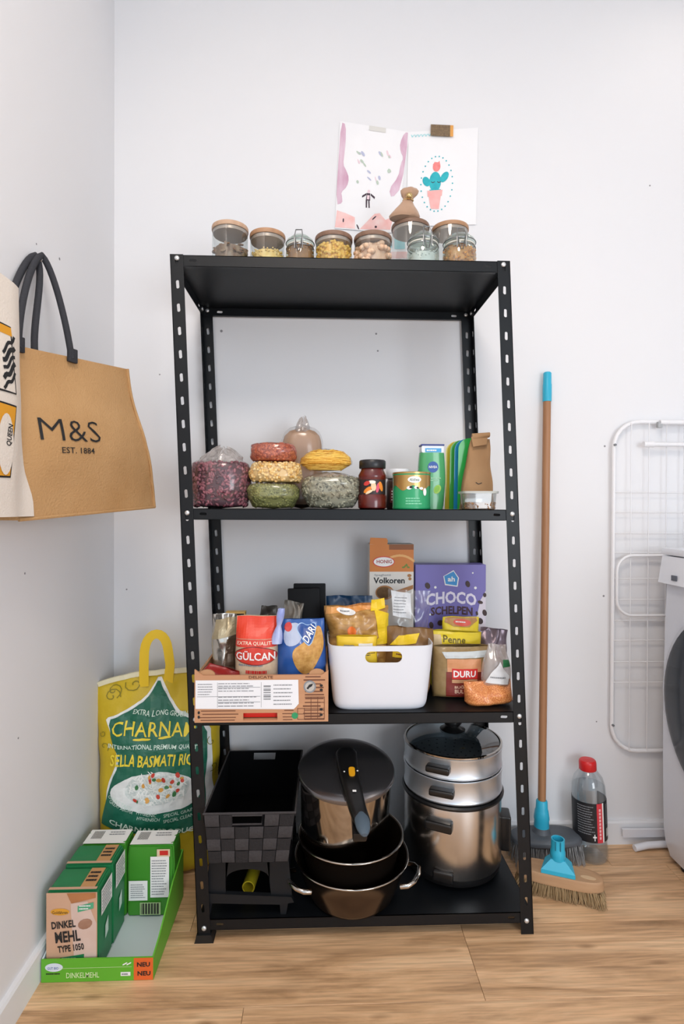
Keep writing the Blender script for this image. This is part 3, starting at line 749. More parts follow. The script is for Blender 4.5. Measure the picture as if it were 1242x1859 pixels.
decal(t, 'oval_rim', ell(0, .068, .017, .0088, 24), S, M_goldc, off=.0008, step=.006)
decal(t, 'oval_label', ell(0, .068, .0155, .0075, 24), S, M_white, off=.0011, step=.006)
text(t, 'Aldiwa', S, 0, .068, .022, .007, mat('dark_green_print', '#1d5a45', .5), off=.0015, slant=.2, step=.006)
decal(t, 'cow_patches', [ell(-.012, .049, .006, .004, 10), ell(.003, .050, .004, .0035, 10), ell(.016, .048, .005, .003, 10)], S, M_white, off=.0009, step=.005)
decal(t, 'cow_black', [ell(-.008, .0505, .004, .0028, 10), ell(.007, .0495, .003, .002, 10)], S, M_ink, off=.0011, step=.005)
decal(t, 'milk_drop', ell(.026, .040, .005, .009, 12), S, M_white, off=.0009, step=.005)
lines(t, S, -.020, .010, .018, .028, 3, mat('pale_green_print', '#7fd0a8', .5), seed=5)

# green shower gel bottle
Y = 1.40; X = at(783, 900, Y).x; k = mpp(Y)
t = thing('shampoo_bottle', 'flat translucent green shower gel bottle with round blue emblem', 'bottle', (X, Y, Z2))
hw = 25 * k; hh = 102 * k
def bottle(u, v):
    a = 2 * PI * u
    w = hw * (.86 + .14 * min(1, v / .5) if v < .5 else 1.0 - .10 * ((v - .5) / .5) ** 2)
    if v < .04: w *= .93 + .07 * v / .04
    e = 2 / 2.8; c, s = math.cos(a), math.sin(a)
    return Vector((w * math.copysign(abs(c) ** e, c), .021 * math.copysign(abs(s) ** e, s), hh * v))
g = G().grid(bottle, 36, 14, wrap=True); n = len(g.v)
g.f.append(tuple(range(35, -1, -1))); g.f.append(tuple(range(n - 36, n)))
mk('bottle_body', g, mat('green_gel', '#3f9c63', .25, coat=.4, var=(6, .6), color2='#57b06f'), t, 50)
gc = G().prism(rrect(-hw * .80, hh + .0, hw * .80, hh + 13 * k, .004), -.017, .017); mk('flip_cap', gc, mat('white_cap', '#e6ebf3', .4), t, 40, fix=True)
mk('cap_edge', G().box(-hw * .84, hw * .84, -.0185, .0185, hh + 12.5 * k, hh + 15.5 * k, .001), mat('blue_cap_edge', '#2e3f86', .4), t, 0)
S = flat(0, -.0213); SC2 = flat(0, -.0172)
decal(t, 'cap_label', rect(-hw * .55, hh + .001, hw * .62, hh + 8 * k), SC2, mat('sky_blue_label', '#3f9fd8', .4)); lines(t, SC2, -hw * .45, hh + .002, hw * .5, hh + 7 * k, 1, M_white, seed=2, off=.0009)
decal(t, 'blue_disc', ell(0, 76 * k, 9.5 * k, 10 * k, 26), S, mat('blue_disc', '#1c4fa0', .35), step=0)
text(t, 'NIVEA', S, 0, 76 * k, 15 * k, 4.5 * k, M_white, off=.0011, bold=.02)
lines(t, S, -15 * k, 50 * k, 16 * k, 58 * k, 2, mat('mint_print', '#a8dcb4', .5), seed=3)
decal(t, 'lime_slice', ell(8 * k, 36 * k, 6 * k, 8.5 * k, 18, -.5), S, mat('lime_print', '#a9d455', .45), step=0)
decal(t, 'lime_inside', ell(7.4 * k, 36.5 * k, 4 * k, 6.2 * k, 18, -.5), S, mat('lime_inside', '#8cc63f', .45), off=.0007, step=0)

# nested coloured plastic plates standing on edge
cols = [('yellow', '#d8c23a', 809), ('grass green', '#3fa440', 817), ('blue', '#1f86b8', 825), ('bright green', '#2aa84a', 832)]
for i, (nm, c, px) in enumerate(cols):
    Y = 1.435 - .017 * i; X = at(px, 900, Y).x; k = mpp(Y); w = 48 * k; h = (124 + 2 * i) * k
    P = [(0, 0), (w, 0)] + [(w - w * .42 * (1 - math.cos(t_)), h - w * .42 + w * .42 * math.sin(t_)) for t_ in [PI / 2 * q / 8 for q in range(9)]] + [(w * .42 * (1 - math.sin(t_)), h - w * .42 + w * .42 * math.cos(t_)) for t_ in [PI / 2 * q / 8 for q in range(9)]]
    bm = bmesh.new(); f = bm.faces.new([bm.verts.new((a, 0, b)) for a, b in P])
    ex = bmesh.ops.inset_region(bm, faces=[f], thickness=.006, depth=0)
    ex2 = bmesh.ops.inset_region(bm, faces=[f], thickness=.005, depth=0)
    for q in f.verts: q.co.y += .008
    bmesh.ops.solidify(bm, geom=bm.faces[:], thickness=.0014)
    o = mk('plastic_plate', G().bm(bm), mat('plate_' + nm.replace(' ', '_'), c, .3, coat=.3), None, 40, loc=(X, Y, Z2), rot=(math.radians(3), 0, 0))
    tag(o, nm + ' plastic plate standing on edge in the nested set', 'plate', 'plastic plates standing on edge')

# kraft paper bag with folded top
Y = 1.365; k = mpp(Y); X = at(865, 900, Y).x
M_kraft = mat('kraft_paper', '#b08a63', .8, var=(8, .6), color2='#9c7650', bump=(30, .25))
t = thing('paper_bag', 'brown kraft paper bag with twisted folded top', 'paper bag', (X, Y, Z2), (0, 0, math.radians(-6)))
def kraft(u, v):
    a = 2 * PI * u; c, s = math.cos(a), math.sin(a); e = 2 / 5
    w = (30 - 13.5 * v ** 1.3) * k; d = .028 * (1 - .78 * v) + .002
    x = w * math.copysign(abs(c) ** e, c); y = d * math.copysign(abs(s) ** e, s)
    return Vector((x + 6 * k * v * v + .003 * nz(c * 2, v * 4, 1), y + .004 * nz(c * 3, v * 5, s), 128 * k * v))
g = G().grid(kraft, 32, 20, wrap=True); g.f.append(tuple(range(31, -1, -1)))
mk('bag_body', g, M_kraft, t, 40)
g = G()
def fold(u, v):
    a = 2 * PI * u
    return Vector((-13 * k + 31 * k * v + 3 * k, -.010 + .010 * math.cos(a) - .004 * v, 128 * k + 2 * k + 5 * k * v + .0095 * math.sin(a) * (1.15 - .5 * v)))
g.grid(fold, 14, 6, wrap=True)
n = len(g.v); g.f.append(tuple(range(13, -1, -1))); g.f.append(tuple(range(n - 14, n)))
g.add([(-12 * k, -.019, 131 * k), (18 * k, -.019, 136 * k), (15 * k, -.021, 117 * k), (-9 * k, -.021, 113 * k), (-12 * k, -.016, 131 * k), (18 * k, -.016, 136 * k), (15 * k, -.018, 117 * k), (-9 * k, -.018, 113 * k)], [(0, 3, 2, 1), (4, 5, 6, 7), (0, 1, 5, 4), (1, 2, 6, 5), (2, 3, 7, 6), (3, 0, 4, 7)])
mk('folded_top', g, M_kraft, t, 40)
decal(t, 'pen_mark', ribbon([(-.006, 0), (0, -.004), (.008, -.001)], .0016), lambda u, v: kraft(.75, .38) + Vector((u, -.001, v)), M_ink, off=.0008)

# deli tub
Y = 1.30; k = mpp(Y); X = at(868, 900, Y).x
t = thing('deli_tub', 'clear plastic tub of brown crumbs before the kraft bag', 'tub', (X, Y, Z2))
def tub(sc0, sc1, z0, z1, n=40):
    def f(u, v):
        a = 2 * PI * u; c, s = math.cos(a), math.sin(a); e = 2 / 5; w = sc0 + (sc1 - sc0) * v
        return Vector((w * math.copysign(abs(c) ** e, c), w * .82 * math.copysign(abs(s) ** e, s), z0 + (z1 - z0) * v))
    return f
M_tubf = film('tub_plastic', '#f4f6f6', gloss=.28, rough=.08, haze=.10, haze_col='#dfe6e6')
g = G().grid(tub(27.5 * k, 30 * k, .001, 29 * k), 40, 4, wrap=True); g.f.append(tuple(range(39, -1, -1))); mk('tub_body', g, M_tubf, t, 40)
g = G().grid(tub(33 * k, 33.5 * k, 29 * k, 33 * k), 40, 1, wrap=True); n = len(g.v); g.f.append(tuple(range(39, -1, -1))); g.f.append(tuple(range(n - 40, n))); mk('tub_lid', g, mat('tub_lid_plastic', '#c9ccc6', .25, alpha=.75), t, 40)
R = random.Random(9); g = G(); g.grid(tub(26 * k, 26.8 * k, .002, 11 * k), 40, 1, wrap=True); n = len(g.v); g.f.append(tuple(range(n - 40, n)))
for i in range(260):
    a = R.random() * 2 * PI; q = tub(26 * k, 26.8 * k, .002, 12.5 * k)(R.random(), R.random())
    if R.random() < .4: q = Vector((q.x * R.random(), q.y * R.random(), 12 * k))
    g.add(*ELL, Matrix.Translation(q) @ Matrix.Rotation(a, 4, 'Z') @ Matrix.Diagonal((.0035, .0022, .002, 1)))
o = mk('crumbs', g, mat('brown_crumbs', '#87603f', .7, var=(60, .6), color2='#a97f58'), t, 60); o['kind'] = 'stuff'

# ------------------------------------------------------------------ third shelf
def smooth01(x): x = max(0.0, min(1.0, x)); return x * x * (3 - 2 * x)
def pouch_geo(w, h, d, seed=0, topw=1.0, botw=.92, top=.3, bot=.10, wr=.003, nu=36, nv=40, topthick=.06, p=2.6, skew=0.0, tilt=0.0):
    """pillow bag; returns mesh and the front surface (u in -w/2..w/2, v in 0..h)"""
    def base(u, v, side):
        a = max(-1, min(1, 2 * u / w)); b = max(0, min(1, v / h))
        wf = botw + (1 - botw) * smooth01(b / .2) if b < .2 else 1 + (topw - 1) * smooth01((b - .45) / .55)
        pr = math.sqrt(max(0, 1 - (1 - min(1, b / bot)) ** 2)) if bot > 0 else 1.0
        if b > 1 - top: pr *= topthick + (1 - topthick) * (1 - smooth01((b - 1 + top) / top))
        T = d / 2 * max(0, 1 - abs(a) ** p) ** .55 * pr
        f = max(0, 1 - abs(a) ** 6)
        wrk = wr * (nz(u * 24 + seed, v * 20, side * 3.1) + .6 * nz(u * 60, v * 45 + seed, side)) * (.45 + .9 * b) * f
        return Vector((u * wf + skew * v + wr * .8 * nz(v * 18, seed, a), side * (T + abs(wr) * .4 * f) + wrk + tilt * v, v + wr * .6 * nz(u * 22, seed + 5) * b))
    front = lambda u, v: base(u, v, -1)
    g = G()
    g.grid(lambda u, v: base((u - .5) * w, v * h, -1), nu, nv)
    g.grid(lambda u, v: base((.5 - u) * w, v * h, 1), nu, nv)
    return g, front
def weld(g):
    bm = bmesh.new(); vs = [bm.verts.new(p) for p in g.v]
    for f in g.f:
        try: bm.faces.new([vs[i] for i in f])
        except ValueError: pass
    bmesh.ops.remove_doubles(bm, verts=bm.verts[:], dist=1e-5)
    return G().bm(bm)
def pouch(name, label, cat, px, Y, z, wpx, h, d, m, rz=0.0, rx=0.0, ry=0.0, group=None, part='bag_body', py=1200, **kw):
    k = mpp(Y, px); w = wpx * k; X = at(px, py, Y).x
    t = thing(name, label, cat, (X, Y, z), (math.radians(rx), math.radians(ry), math.radians(rz)), group)
    g, S = pouch_geo(w, h, d, **kw)
    mk(part, weld(g), m, t, 60)
    return t, S, w, k
def cutter(o, gs):
    """punch openings through a mesh part"""
    for g in gs:
        c = mk('c', g, o.data.materials[0], o.parent, 0, fix=True); c.location = o.location; c.rotation_euler = o.rotation_euler
        md = o.modifiers.new('b', 'BOOLEAN'); md.operation = 'DIFFERENCE'; md.object = c; md.solver = 'EXACT'
        dg = bpy.context.evaluated_depsgraph_get(); dg.update()
        me = bpy.data.meshes.new_from_object(o.evaluated_get(dg)); old = o.data
        o.modifiers.clear(); o.data = me; me.name = o.name; bpy.data.meshes.remove(old)
        cm = c.data; bpy.data.objects.remove(c); bpy.data.meshes.remove(cm)
    me = o.data
    me.polygons.foreach_set('use_smooth', [True] * len(me.polygons)); me.set_sharp_from_angle(angle=math.radians(35))

# cardboard crate
YC = 1.202
c0 = at(353, 1312, YC); cw = at(596, 1312, YC).x - c0.x; kC = mpp(YC, 470)
C = lambda x, y: ((x - 353) * cw / 243, (1311.5 - y) * kC)
ch = 86 * kC; cd = .255
M_card = mat('crate_cardboard', '#b98663', .75, var=(4, .6), color2='#c8966f', stretch=(1, 1, 18))
M_cardin = mat('crate_inside', '#b98c66', .8)
M_cardline = mat('crate_dark_print', '#6d4330', .8)
t = thing('cardboard_crate', 'open cardboard crate printed like wood with white shipping label', 'crate', (c0.x, YC, Z3 + .0006))
g = G(); T = .005
hx0, hx1, hz0, hz1 = C(441, 0)[0], C(503, 0)[0], .004, .020
g.box(0, hx0, 0, T, 0, ch); g.box(hx1, cw, 0, T, 0, ch); g.box(hx0, hx1, 0, T, hz1, ch); g.box(hx0, hx1, 0, T, 0, hz0)
mk('front_panel', g, M_card, t, 0)
mk('side_panel', G().box(0, T, T, cd - T, 0, ch * .97), M_cardin, t, 0); mk('side_panel', G().box(cw - T, cw, T, cd - T, 0, ch * .97), M_cardin, t, 0)
mk('rear_panel', G().box(0, cw, cd - T, cd, 0, ch), M_cardin, t, 0); mk('bottom_panel', G().box(T, cw - T, T, cd - T, 0, T), M_cardin, t, 0)
for s in (0, 1):
    x0 = T if s == 0 else cw - T; q = 1 if s == 0 else -1
    P = [(x0, ch * .9), (x0 + q * .040, ch * .9)] + [(x0 + q * (.020 + .018 * math.cos(a)), ch * .98 + .013 * math.sin(a)) for a in [PI * i / 8 for i in range(9)]] + [(x0, ch * .98)]
    mk('corner_tab', G().prism(P, T + .001, T + .006), M_cardin, t, 0, fix=True)
    P = [(0, ch), (.018 * 1, ch), (0, ch + .013)] if s == 0 else [(cw, ch), (cw - .014, ch), (cw, ch + .010)]
    mk('corner_point', G().prism(P, 0, T), M_card, t, 0, fix=True)
S = flat(0, 0)
R = random.Random(6); P = []
for yy in (1230, 1236, 1243, 1250, 1257, 1263, 1270, 1277, 1284, 1291, 1297, 1303, 1308):
    P += [rect(C(549 + R.random() * 6, 0)[0], C(0, yy)[1], C(590 - R.random() * 10, 0)[0], C(0, yy - 1.3 - R.random() * 1.6)[1])]
    if yy > 1289: P += [rect(C(360 + R.random() * 8, 0)[0], C(0, yy)[1], C(425 + R.random() * 8, 0)[0], C(0, yy - 1.6)[1]), rect(C(508 + R.random() * 8, 0)[0], C(0, yy)[1], C(528 + R.random() * 8, 0)[0], C(0, yy - 1.5)[1])]
decal(t, 'plank_print', P, S, M_cardline)['kind'] = 'stuff'
decal(t, 'label', [C(355, 1234), C(541, 1234), C(542, 1278), C(537, 1284), C(533, 1288), C(355, 1286)][::-1], S, mat('shipping_label', '#e9eaee', .5), off=.0009, step=0)
lines(t, S, *C(359, 1262), *C(386, 1239), 5, M_grey, .3, 1, off=.0013); lines(t, S, *C(396, 1256), *C(470, 1238), 4, M_grey, .3, 2, off=.0013); lines(t, S, *C(396, 1284), *C(470, 1262), 4, M_grey, .28, 3, off=.0013)
lines(t, S, *C(496, 1282), *C(532, 1240), 6, M_grey, .25, 4, off=.0013)
decal(t, 'ruled_lines', [rect(*C(395, 1247.6), *C(472, 1246.8)), rect(*C(358, 1264.2), *C(472, 1263.4)), rect(*C(395, 1274.4), *C(472, 1273.6)), rect(*C(394.4, 1284), *C(395, 1238)), rect(*C(473.4, 1284), *C(474, 1238))], S, M_grey, off=.0012, step=0)['kind'] = 'stuff'
decal(t, 'barcode', [rect(*C(478, y), *C(491, y - h_)) for y, h_ in ((1247, 3), (1250, 1), (1254, 3), (1258, 2), (1262, 1.5), (1266, 3), (1270, 2))], S, M_grey, off=.0012, step=0)['kind'] = 'stuff'
P = []
for i in range(5): P += [rect(*C(540 + 12.2 * i - .5, 1307), *C(540 + 12.2 * i + .5, 1266 if i > 1 else 1286))]
for y in (1266, 1276, 1287, 1297, 1307): P += [rect(*C(540 if y > 1286 else 553, y + .5), *C(589, y - .5))]
decal(t, 'grid_print', P, S, M_cardline, off=.0006, step=0)['kind'] = 'stuff'
decal(t, 'green_dot', ell(*C(535, 1300), 6 * kC, 6 * kC, 16), S, mat('green_dot', '#2f9460', .6), off=.0008, step=0)
decal(t, 'round_logo', ell(*C(562, 1247), 11.5 * kC, 11.5 * kC, 24), S, M_grey, off=.0008, step=0)
decal(t, 'logo_ring', ell(*C(562, 1247), 8.6 * kC, 8.6 * kC, 24), S, mat('logo_pale', '#b9b4ae', .6), off=.0011, step=0)
decal(t, 'logo_mark', [C(556, 1250), C(561, 1243), C(568, 1241), C(566, 1246), C(561, 1249), C(559, 1252)], S, M_ink, off=.0014, step=0)
text(t, 'DELICATE', S, *C(473, 1229), 44 * kC, 5 * kC, M_cardline, off=.0006, bold=.02)
decal(t, 'black_marks', [ell(*C(361, y), 2.2 * kC, 3 * kC, 8) for y in (1293, 1301)] + [ell(*C(583, y), 3 * kC, 2.4 * kC, 8) for y in (1245, 1253, 1289, 1299)], S, M_ink, off=.0008, step=0)['kind'] = 'stuff'
o = mk('red_packet', G().box(hx0 - .008, hx1 + .01, .010, .030, .0055, .030, .004), mat('glossy_red', '#d8271f', .3), None, 40, loc=(c0.x, YC, Z3 + .001))
tag(o, 'glossy red packet seen through the crate hand hole', 'packet')
ZC3 = Z3 + .006
# pouches in the crate
M_gul_r = mat('gulcan_red', '#e5492e', .35, var=(12, .6), color2='#d83a24'); M_gul_c = mat('rice_through_bag', '#d9c3a6', .5, var=(120, .6), color2='#c7a98a')
t, S, w, k = pouch('rice_packet', 'red and clear packet of rice lettered GÜLCAN', 'food packet', 466, 1.275, ZC3, 78, .212, .060, M_gul_c, top=.35, seed=3, botw=.95, wr=.003, topw=.93)
V = lambda y: at(466, y, 1.255).z - ZC3; Uu = lambda x: (x - 466) * k
decal(t, 'red_top', [(-w * .485, V(1160)), (w * .485, V(1160)), (w * .485, .2115), (-w * .485, .2115)], S, M_gul_r, off=.0008)
M_gul_p = mat('gulcan_deep_red', '#cf3a2b', .4)
decal(t, 'red_band', [(-w * .48, V(1174)), (w * .48, V(1174)), (w * .48, V(1161)), (-w * .48, V(1161))], S, M_gul_p, off=.0010)
text(t, 'EXTRA QUALITY', S, 0, V(1167.5), w * .86, 7 * k, mat('cream_print', '#f3d9c4', .5), off=.0016, bold=.01)
decal(t, 'oval_edge', ell(0, V(1189), w * .485, 16.5 * k, 30), S, mat('dark_red_print', '#7c2420', .5), off=.0013, step=.008)
decal(t, 'red_oval', ell(0, V(1189), w * .465, 15 * k, 30), S, M_gul_p, off=.0017, step=.008)
text(t, 'GÜLCAN', S, 0, V(1188), w * .86, 17 * k, M_white, off=.0024, bold=.02)
lines(t, S, -w * .38, V(1209), w * .34, V(1203), 1, M_grey, .5, 2, off=.001); lines(t, S, -w * .2, V(1222), w * .3, V(1214), 1, M_redp, .7, 7, off=.001)

M_dari = mat('dari_blue', '#2f5fa8', .3, var=(9, .6), color2='#1f4c96', coat=.3); M_orzo = mat('orzo_pasta', '#d9a95e', .5, var=(130, .5), color2='#b9803c')
t, S, w, k = pouch('pasta_packet', 'blue packet of small golden pasta with tilted DARI lettering', 'food packet', 546, 1.295, ZC3, 94, .200, .070, M_dari, top=.35, seed=9, wr=.005, topw=.9, rz=4)
V = lambda y: at(546, y, 1.27).z - ZC3; Uu = lambda x: (x - 546) * k
decal(t, 'pasta_window', sm([(Uu(528), V(1178)), (Uu(545), V(1168)), (Uu(562), V(1158)), (Uu(583), V(1134)), (Uu(590), V(1160)), (Uu(588), V(1180)), (Uu(573), V(1205)), (Uu(560), V(1222)), (Uu(545), V(1221)), (Uu(534), V(1203))]), S, M_orzo, off=.0010)
decal(t, 'pale_patch', sm([(Uu(512), V(1140)), (Uu(540), V(1130)), (Uu(550), V(1150)), (Uu(540), V(1170)), (Uu(514), V(1172))]), S, mat('pale_blue_print', '#aeb9d2', .4), off=.0009)
decal(t, 'red_tomato', ell(Uu(521), V(1140), 8 * k, 8 * k, 14), S, M_redp, off=.0013)
P = [(Uu(538), V(1142)), (Uu(548), V(1133)), (Uu(560), V(1140)), (Uu(571), V(1133)), (Uu(577), V(1141)), (Uu(562), V(1172)), (Uu(552), V(1166)), (Uu(545), V(1154))]
decal(t, 'badge_edge', sm([(a + (a - Uu(558)) * .12, b + (b - V(1150)) * .10) for a, b in P]), S, mat('badge_pale_edge', '#9fc0e4', .4), off=.0013)
decal(t, 'blue_badge', sm(P), S, mat('deep_blue_print', '#1d4a94', .35), off=.0016)
text(t, 'DARI', S, Uu(562), V(1152), 30 * k, 13 * k, M_white, off=.0022, bold=.02, rot=math.radians(52))
g = G()
def twist(u, v):
    a = 2 * PI * u; r = .0055 + .006 * abs(math.sin(v * 5 + .6)) + .008 * (1 - v) ** 3
    return Vector((Uu(505) + 8 * k * (1 - v) * -.4 + r * math.cos(a + 3 * v) * .8 + 6 * k * v, -.030 + r * math.sin(a + 3 * v) * .6, V(1166) + 62 * k * v))
g.grid(twist, 14, 14, wrap=True); mk('twisted_corner', g, mat('bright_blue_film', '#2a4fc0', .25, var=(30, .5), color2='#dfe6f5', stretch=(1, 1, .3)), t, 60)

M_foil = mat('silver_foil', '#c9c3ba', .22, metal=.85, bump=(35, .8))
t, S, w, k = pouch('snack_bag', 'crumpled silver and brown foil bag beside the rice packet', 'food packet', 409, 1.335, ZC3, 46, .205, .05, M_foil, top=.4, seed=12, wr=.007, rz=10)
V = lambda y: at(409, y, 1.32).z - ZC3
decal(t, 'brown_panel', [(-.006, V(1205)), (w * .48, V(1210)), (w * .48, V(1150)), (.004, V(1160))], S, mat('brown_foil', '#6a5646', .3, metal=.5, bump=(30, .6)), off=.0014)
decal(t, 'beige_panel', [(-w * .46, V(1160)), (w * .46, V(1152)), (w * .46, V(1120)), (-w * .4, V(1126))], S, mat('beige_foil', '#b8a888', .35, metal=.4, bump=(30, .6)), off=.0014)
t, S, w, k = pouch('red_food_packet', 'dark red soft packet slumped in the crate front left corner', 'food packet', 400, 1.245, ZC3 + .072, 70, .032, .040, mat('dark_red_film', '#9c2420', .35, var=(20, .5), color2='#7c1a18', bump=(20, .4)), seed=15, wr=.004, ry=16, top=.5, topw=.8, bot=.4)
decal(t, 'yellow_stripe', [(w * .2, .004), (w * .46, .002), (w * .46, .008), (w * .2, .012)], S, M_yelp, off=.0012)
Yb = 1.425; k = mpp(Yb); X = at(424, 1110, Yb).x
o = thing('flat_carton', 'yellow and black carton behind the rice packet', 'carton', (X, Yb, ZC3), (0, 0, 0))
mk('carton_body', G().box(-13 * k, 22 * k, -.012, .012, 0, .194, .0012), mat('kraft_yellow', '#cfa85e', .6), o, 0)
decal(o, 'black_panel', rect(-9 * k, .176, 20 * k, .190), flat(0, -.012), M_ink); lines(o, flat(0, -.012), -7 * k, .180, 14 * k, .186, 1, M_white, .8, 2, off=.0009)
M_foilg = mat('dull_grey_foil', '#6c6862', .35, metal=.5, var=(12, .6), color2='#3c3a38', bump=(28, .7))
pouch('foil_packet', 'crumpled dark grey foil packet left of the black pouches', 'food packet', 478, 1.42, ZC3, 42, .208, .03, M_foilg, top=.5, seed=21, wr=.008, topw=.7, ry=4)
pouch('foil_packet', 'lighter grey foil packet leaning on the black pouches', 'food packet', 512, 1.415, ZC3, 44, .222, .03, mat('light_grey_foil', '#8c857c', .35, metal=.4, var=(10, .6), color2='#5c5751', bump=(28, .7)), top=.4, seed=25, wr=.008, topw=.8, ry=8)
M_bp = mat('matte_black_pouch', '#0d0d0f', .6, spec=.2)
for i, (px, wpx, hz, Y, ry, lab) in enumerate(((562, 58, .262, 1.447, 0, 'tall matte black pouch behind the blue pasta packet'), (556, 58, .252, 1.432, -1.5, 'shorter matte black pouch in front of the taller one'))):
    k = mpp(Y); X = at(px, 1100, Y).x
    o = mk('black_pouch', G().box(-wpx * k / 2, wpx * k / 2, -.006, .006, 0, hz, .003), M_bp, None, 40, loc=(X, Y, ZC3), rot=(0, math.radians(ry), 0))
    tag(o, lab, 'food packet', 'black pouches in the crate')

# blue bag, pasta carton and cereal box at the back
pouch('blue_packet', 'dark blue plastic packet standing behind the white bin', 'food packet', 634, 1.47, Z3, 84, .232, .05, mat('dark_blue_film', '#1c4f7d', .3, var=(9, .6), color2='#15344f', bump=(14, .3)), top=.3, seed=31, wr=.005)
Yh = 1.485; k = mpp(Yh); h0 = at(671, 1000, Yh).x; w = 81 * k; ht = (at(700, 988, Yh).z - Z3)
t = thing('pasta_carton', 'tall orange and white pasta carton lettered Volkoren', 'carton', (h0 + w / 2, Yh, Z3))
M_hon = mat('honig_orange', '#d8832a', .45, var=(7, .5), color2='#c76f1f'); M_honw = mat('honig_white', '#e4ddd3', .5)
mk('carton_body', G().box(-w / 2, w / 2, 0, .055, 0, ht, .001), M_honw, t, 0)
g = G().prism([(-w / 2, ht), (-w * .10, ht - .002), (-w * .09, ht + 7 * k), (-w * .12, ht + 11 * k), (-w / 2 + .002, ht + 12 * k)], .0, .0012)
mk('open_flap', g, M_hon, t, 0, fix=True)
S = flat(0, 0); U = lambda x, y: ((x - 711.5) * k, ht - (y - 988) * k)
decal(t, 'orange_top', rect(-w / 2 + .0005, U(0, 1038)[1], w / 2 - .0005, ht - .0005), S, M_hon, step=0)
decal(t, 'brown_top_edge', rect(-w * .06, ht - 10 * k, w / 2 - .0005, ht - .0008), S, mat('brown_print', '#8d4f1c', .5), off=.0007, step=0)
decal(t, 'spaghetti_arc', ribbon([U(710 + 42 * i / 8, 1012 - 8 * math.sin(i / 8 * 2) + 14 * (i / 8) ** 2) for i in range(9)], .006), S, mat('pale_orange_print', '#e9b06a', .5), off=.0006, step=0)
decal(t, 'oval_edge', ell(*U(697, 1020), 20 * k, 10 * k, 28), S, M_redp, off=.0009, step=0); decal(t, 'oval_label', ell(*U(697, 1020), 18.4 * k, 8.5 * k, 28), S, M_white, off=.0012, step=0)
text(t, 'HONIG', S, *U(698, 1019.5), 28 * k, 6.5 * k, mat('dark_red_letter', '#a8322c', .5), off=.0016, bold=.02)
decal(t, 'herb_print', [ell(*U(733 + 3 * i, 1030 - 2 * (i % 3)), 3 * k, 1.6 * k, 8, i) for i in range(4)], S, mat('herb_green', '#6f8a3a', .6), off=.0008, step=0)
text(t, 'Volkoren', S, *U(707, 1054), 57 * k, 11 * k, M_ink, off=.0008, bold=.025)
text(t, 'Spaghetti', S, *U(695, 1044.5), 30 * k, 5 * k, M_grey, off=.0008)
decal(t, 'spoon_handle', [U(712, 1083), U(716, 1074), U(751, 1062), U(751, 1069), U(722, 1082)], S, mat('spoon_wood', '#b07a48', .6), off=.0007, step=0)
decal(t, 'spoon_bowl', ell(*U(699, 1076), 17 * k, 13 * k, 22), S, mat('spoon_wood', '#b07a48'), off=.0009, step=0); decal(t, 'grain_heap', ell(*U(698, 1076), 14 * k, 10.5 * k, 22), S, mat('grain_print', '#5c4128', .7, var=(90, .6), color2='#8a673f'), off=.0012, step=0)
decal(t, 'nut_print', [ell(*U(744, 1045), 4 * k, 3 * k, 8), ell(*U(745, 1051), 3 * k, 3 * k, 8)], S, mat('spoon_wood', '#b07a48'), off=.0009, step=0)

Yx = 1.500; k = mpp(Yx, 800); x0 = at(754, 1100, Yx).x; x1 = at(882, 1100, Yx).x; w = x1 - x0; ht = at(818, 1025, Yx).z - Z3
t = thing('cereal_box', 'large purple cereal box lettered CHOCO SCHELPEN', 'box', ((x0 + x1) / 2, Yx, Z3))
M_lil = mat('lilac_card', '#7168b0', .45, var=(3, .6), color2='#7a71ba')
mk('box_body', G().box(-w / 2, w / 2, 0, .055, 0, ht, .001), M_lil, t, 0)
S = flat(0, 0); U = lambda x, y: ((x - 818) * k, ht - (y - 1025) * k)
decal(t, 'blue_emblem', [U(806, 1046), U(823, 1037), U(831, 1049), U(829, 1063), U(809, 1060)][::-1], S, mat('emblem_blue', '#2f8fd0', .4), step=0)
decal(t, 'emblem_edge', [U(804.5, 1046), U(823, 1035), U(833, 1049), U(830.5, 1065), U(807.5, 1062)][::-1], S, M_white, off=.0003, step=0)
text(t, 'ah', S, *U(819, 1051), 13 * k, 9 * k, M_white, off=.0009, bold=.03)
text(t, 'CHOCO', S, *U(819, 1090), 92 * k, 22 * k, mat('pale_letter', '#e8e2f2', .5), off=.0009, bold=.035, arc=6 * k)
text(t, 'SCHELPEN', S, *U(820, 1110), 76 * k, 15 * k, mat('choco_letter', '#45202c', .5), off=.0012, bold=.03, arc=3 * k)
decal(t, 'milk_splash', [U(882, 1072), U(882, 1170), U(790, 1170), U(803, 1150), U(812, 1128), U(822, 1137), U(832, 1118), U(842, 1132), U(856, 1140), U(866, 1118), U(872, 1090)], S, mat('milk_print', '#e4dbe6', .5), off=.0005, step=0)
M_shell = mat('choco_shell_print', '#3b2422', .5)
for i, (x, y, a, b, r) in enumerate(((776, 1063, 4.5, 6, .4), (849, 1060, 4, 6, .3), (872, 1093, 5, 3, -.3), (880, 1080, 3, 4, 0), (783, 1134, 4, 6, .2), (866, 1113, 2, 4, .2), (880, 1112, 4, 6, .3), (872, 1127, 5, 6, .5), (800, 1130, 6, 5, 0), (841, 1128, 7, 5, .2), (826, 1134, 6, 4, 0), (850, 1133, 5, 4, .6))):
    decal(t, 'shell_print', ell(*U(x, y), a * k, b * k, 12, r), S, M_shell, off=.0014, step=0)
decal(t, 'white_specks', [ell(*U(x, y), r * k, r * k, 8) for x, y, r in ((790, 1066, 2.4), (858, 1040, 1.6), (863, 1067, 2.6), (781, 1115, 2))], S, M_white, off=.0009, step=0)['kind'] = 'stuff'

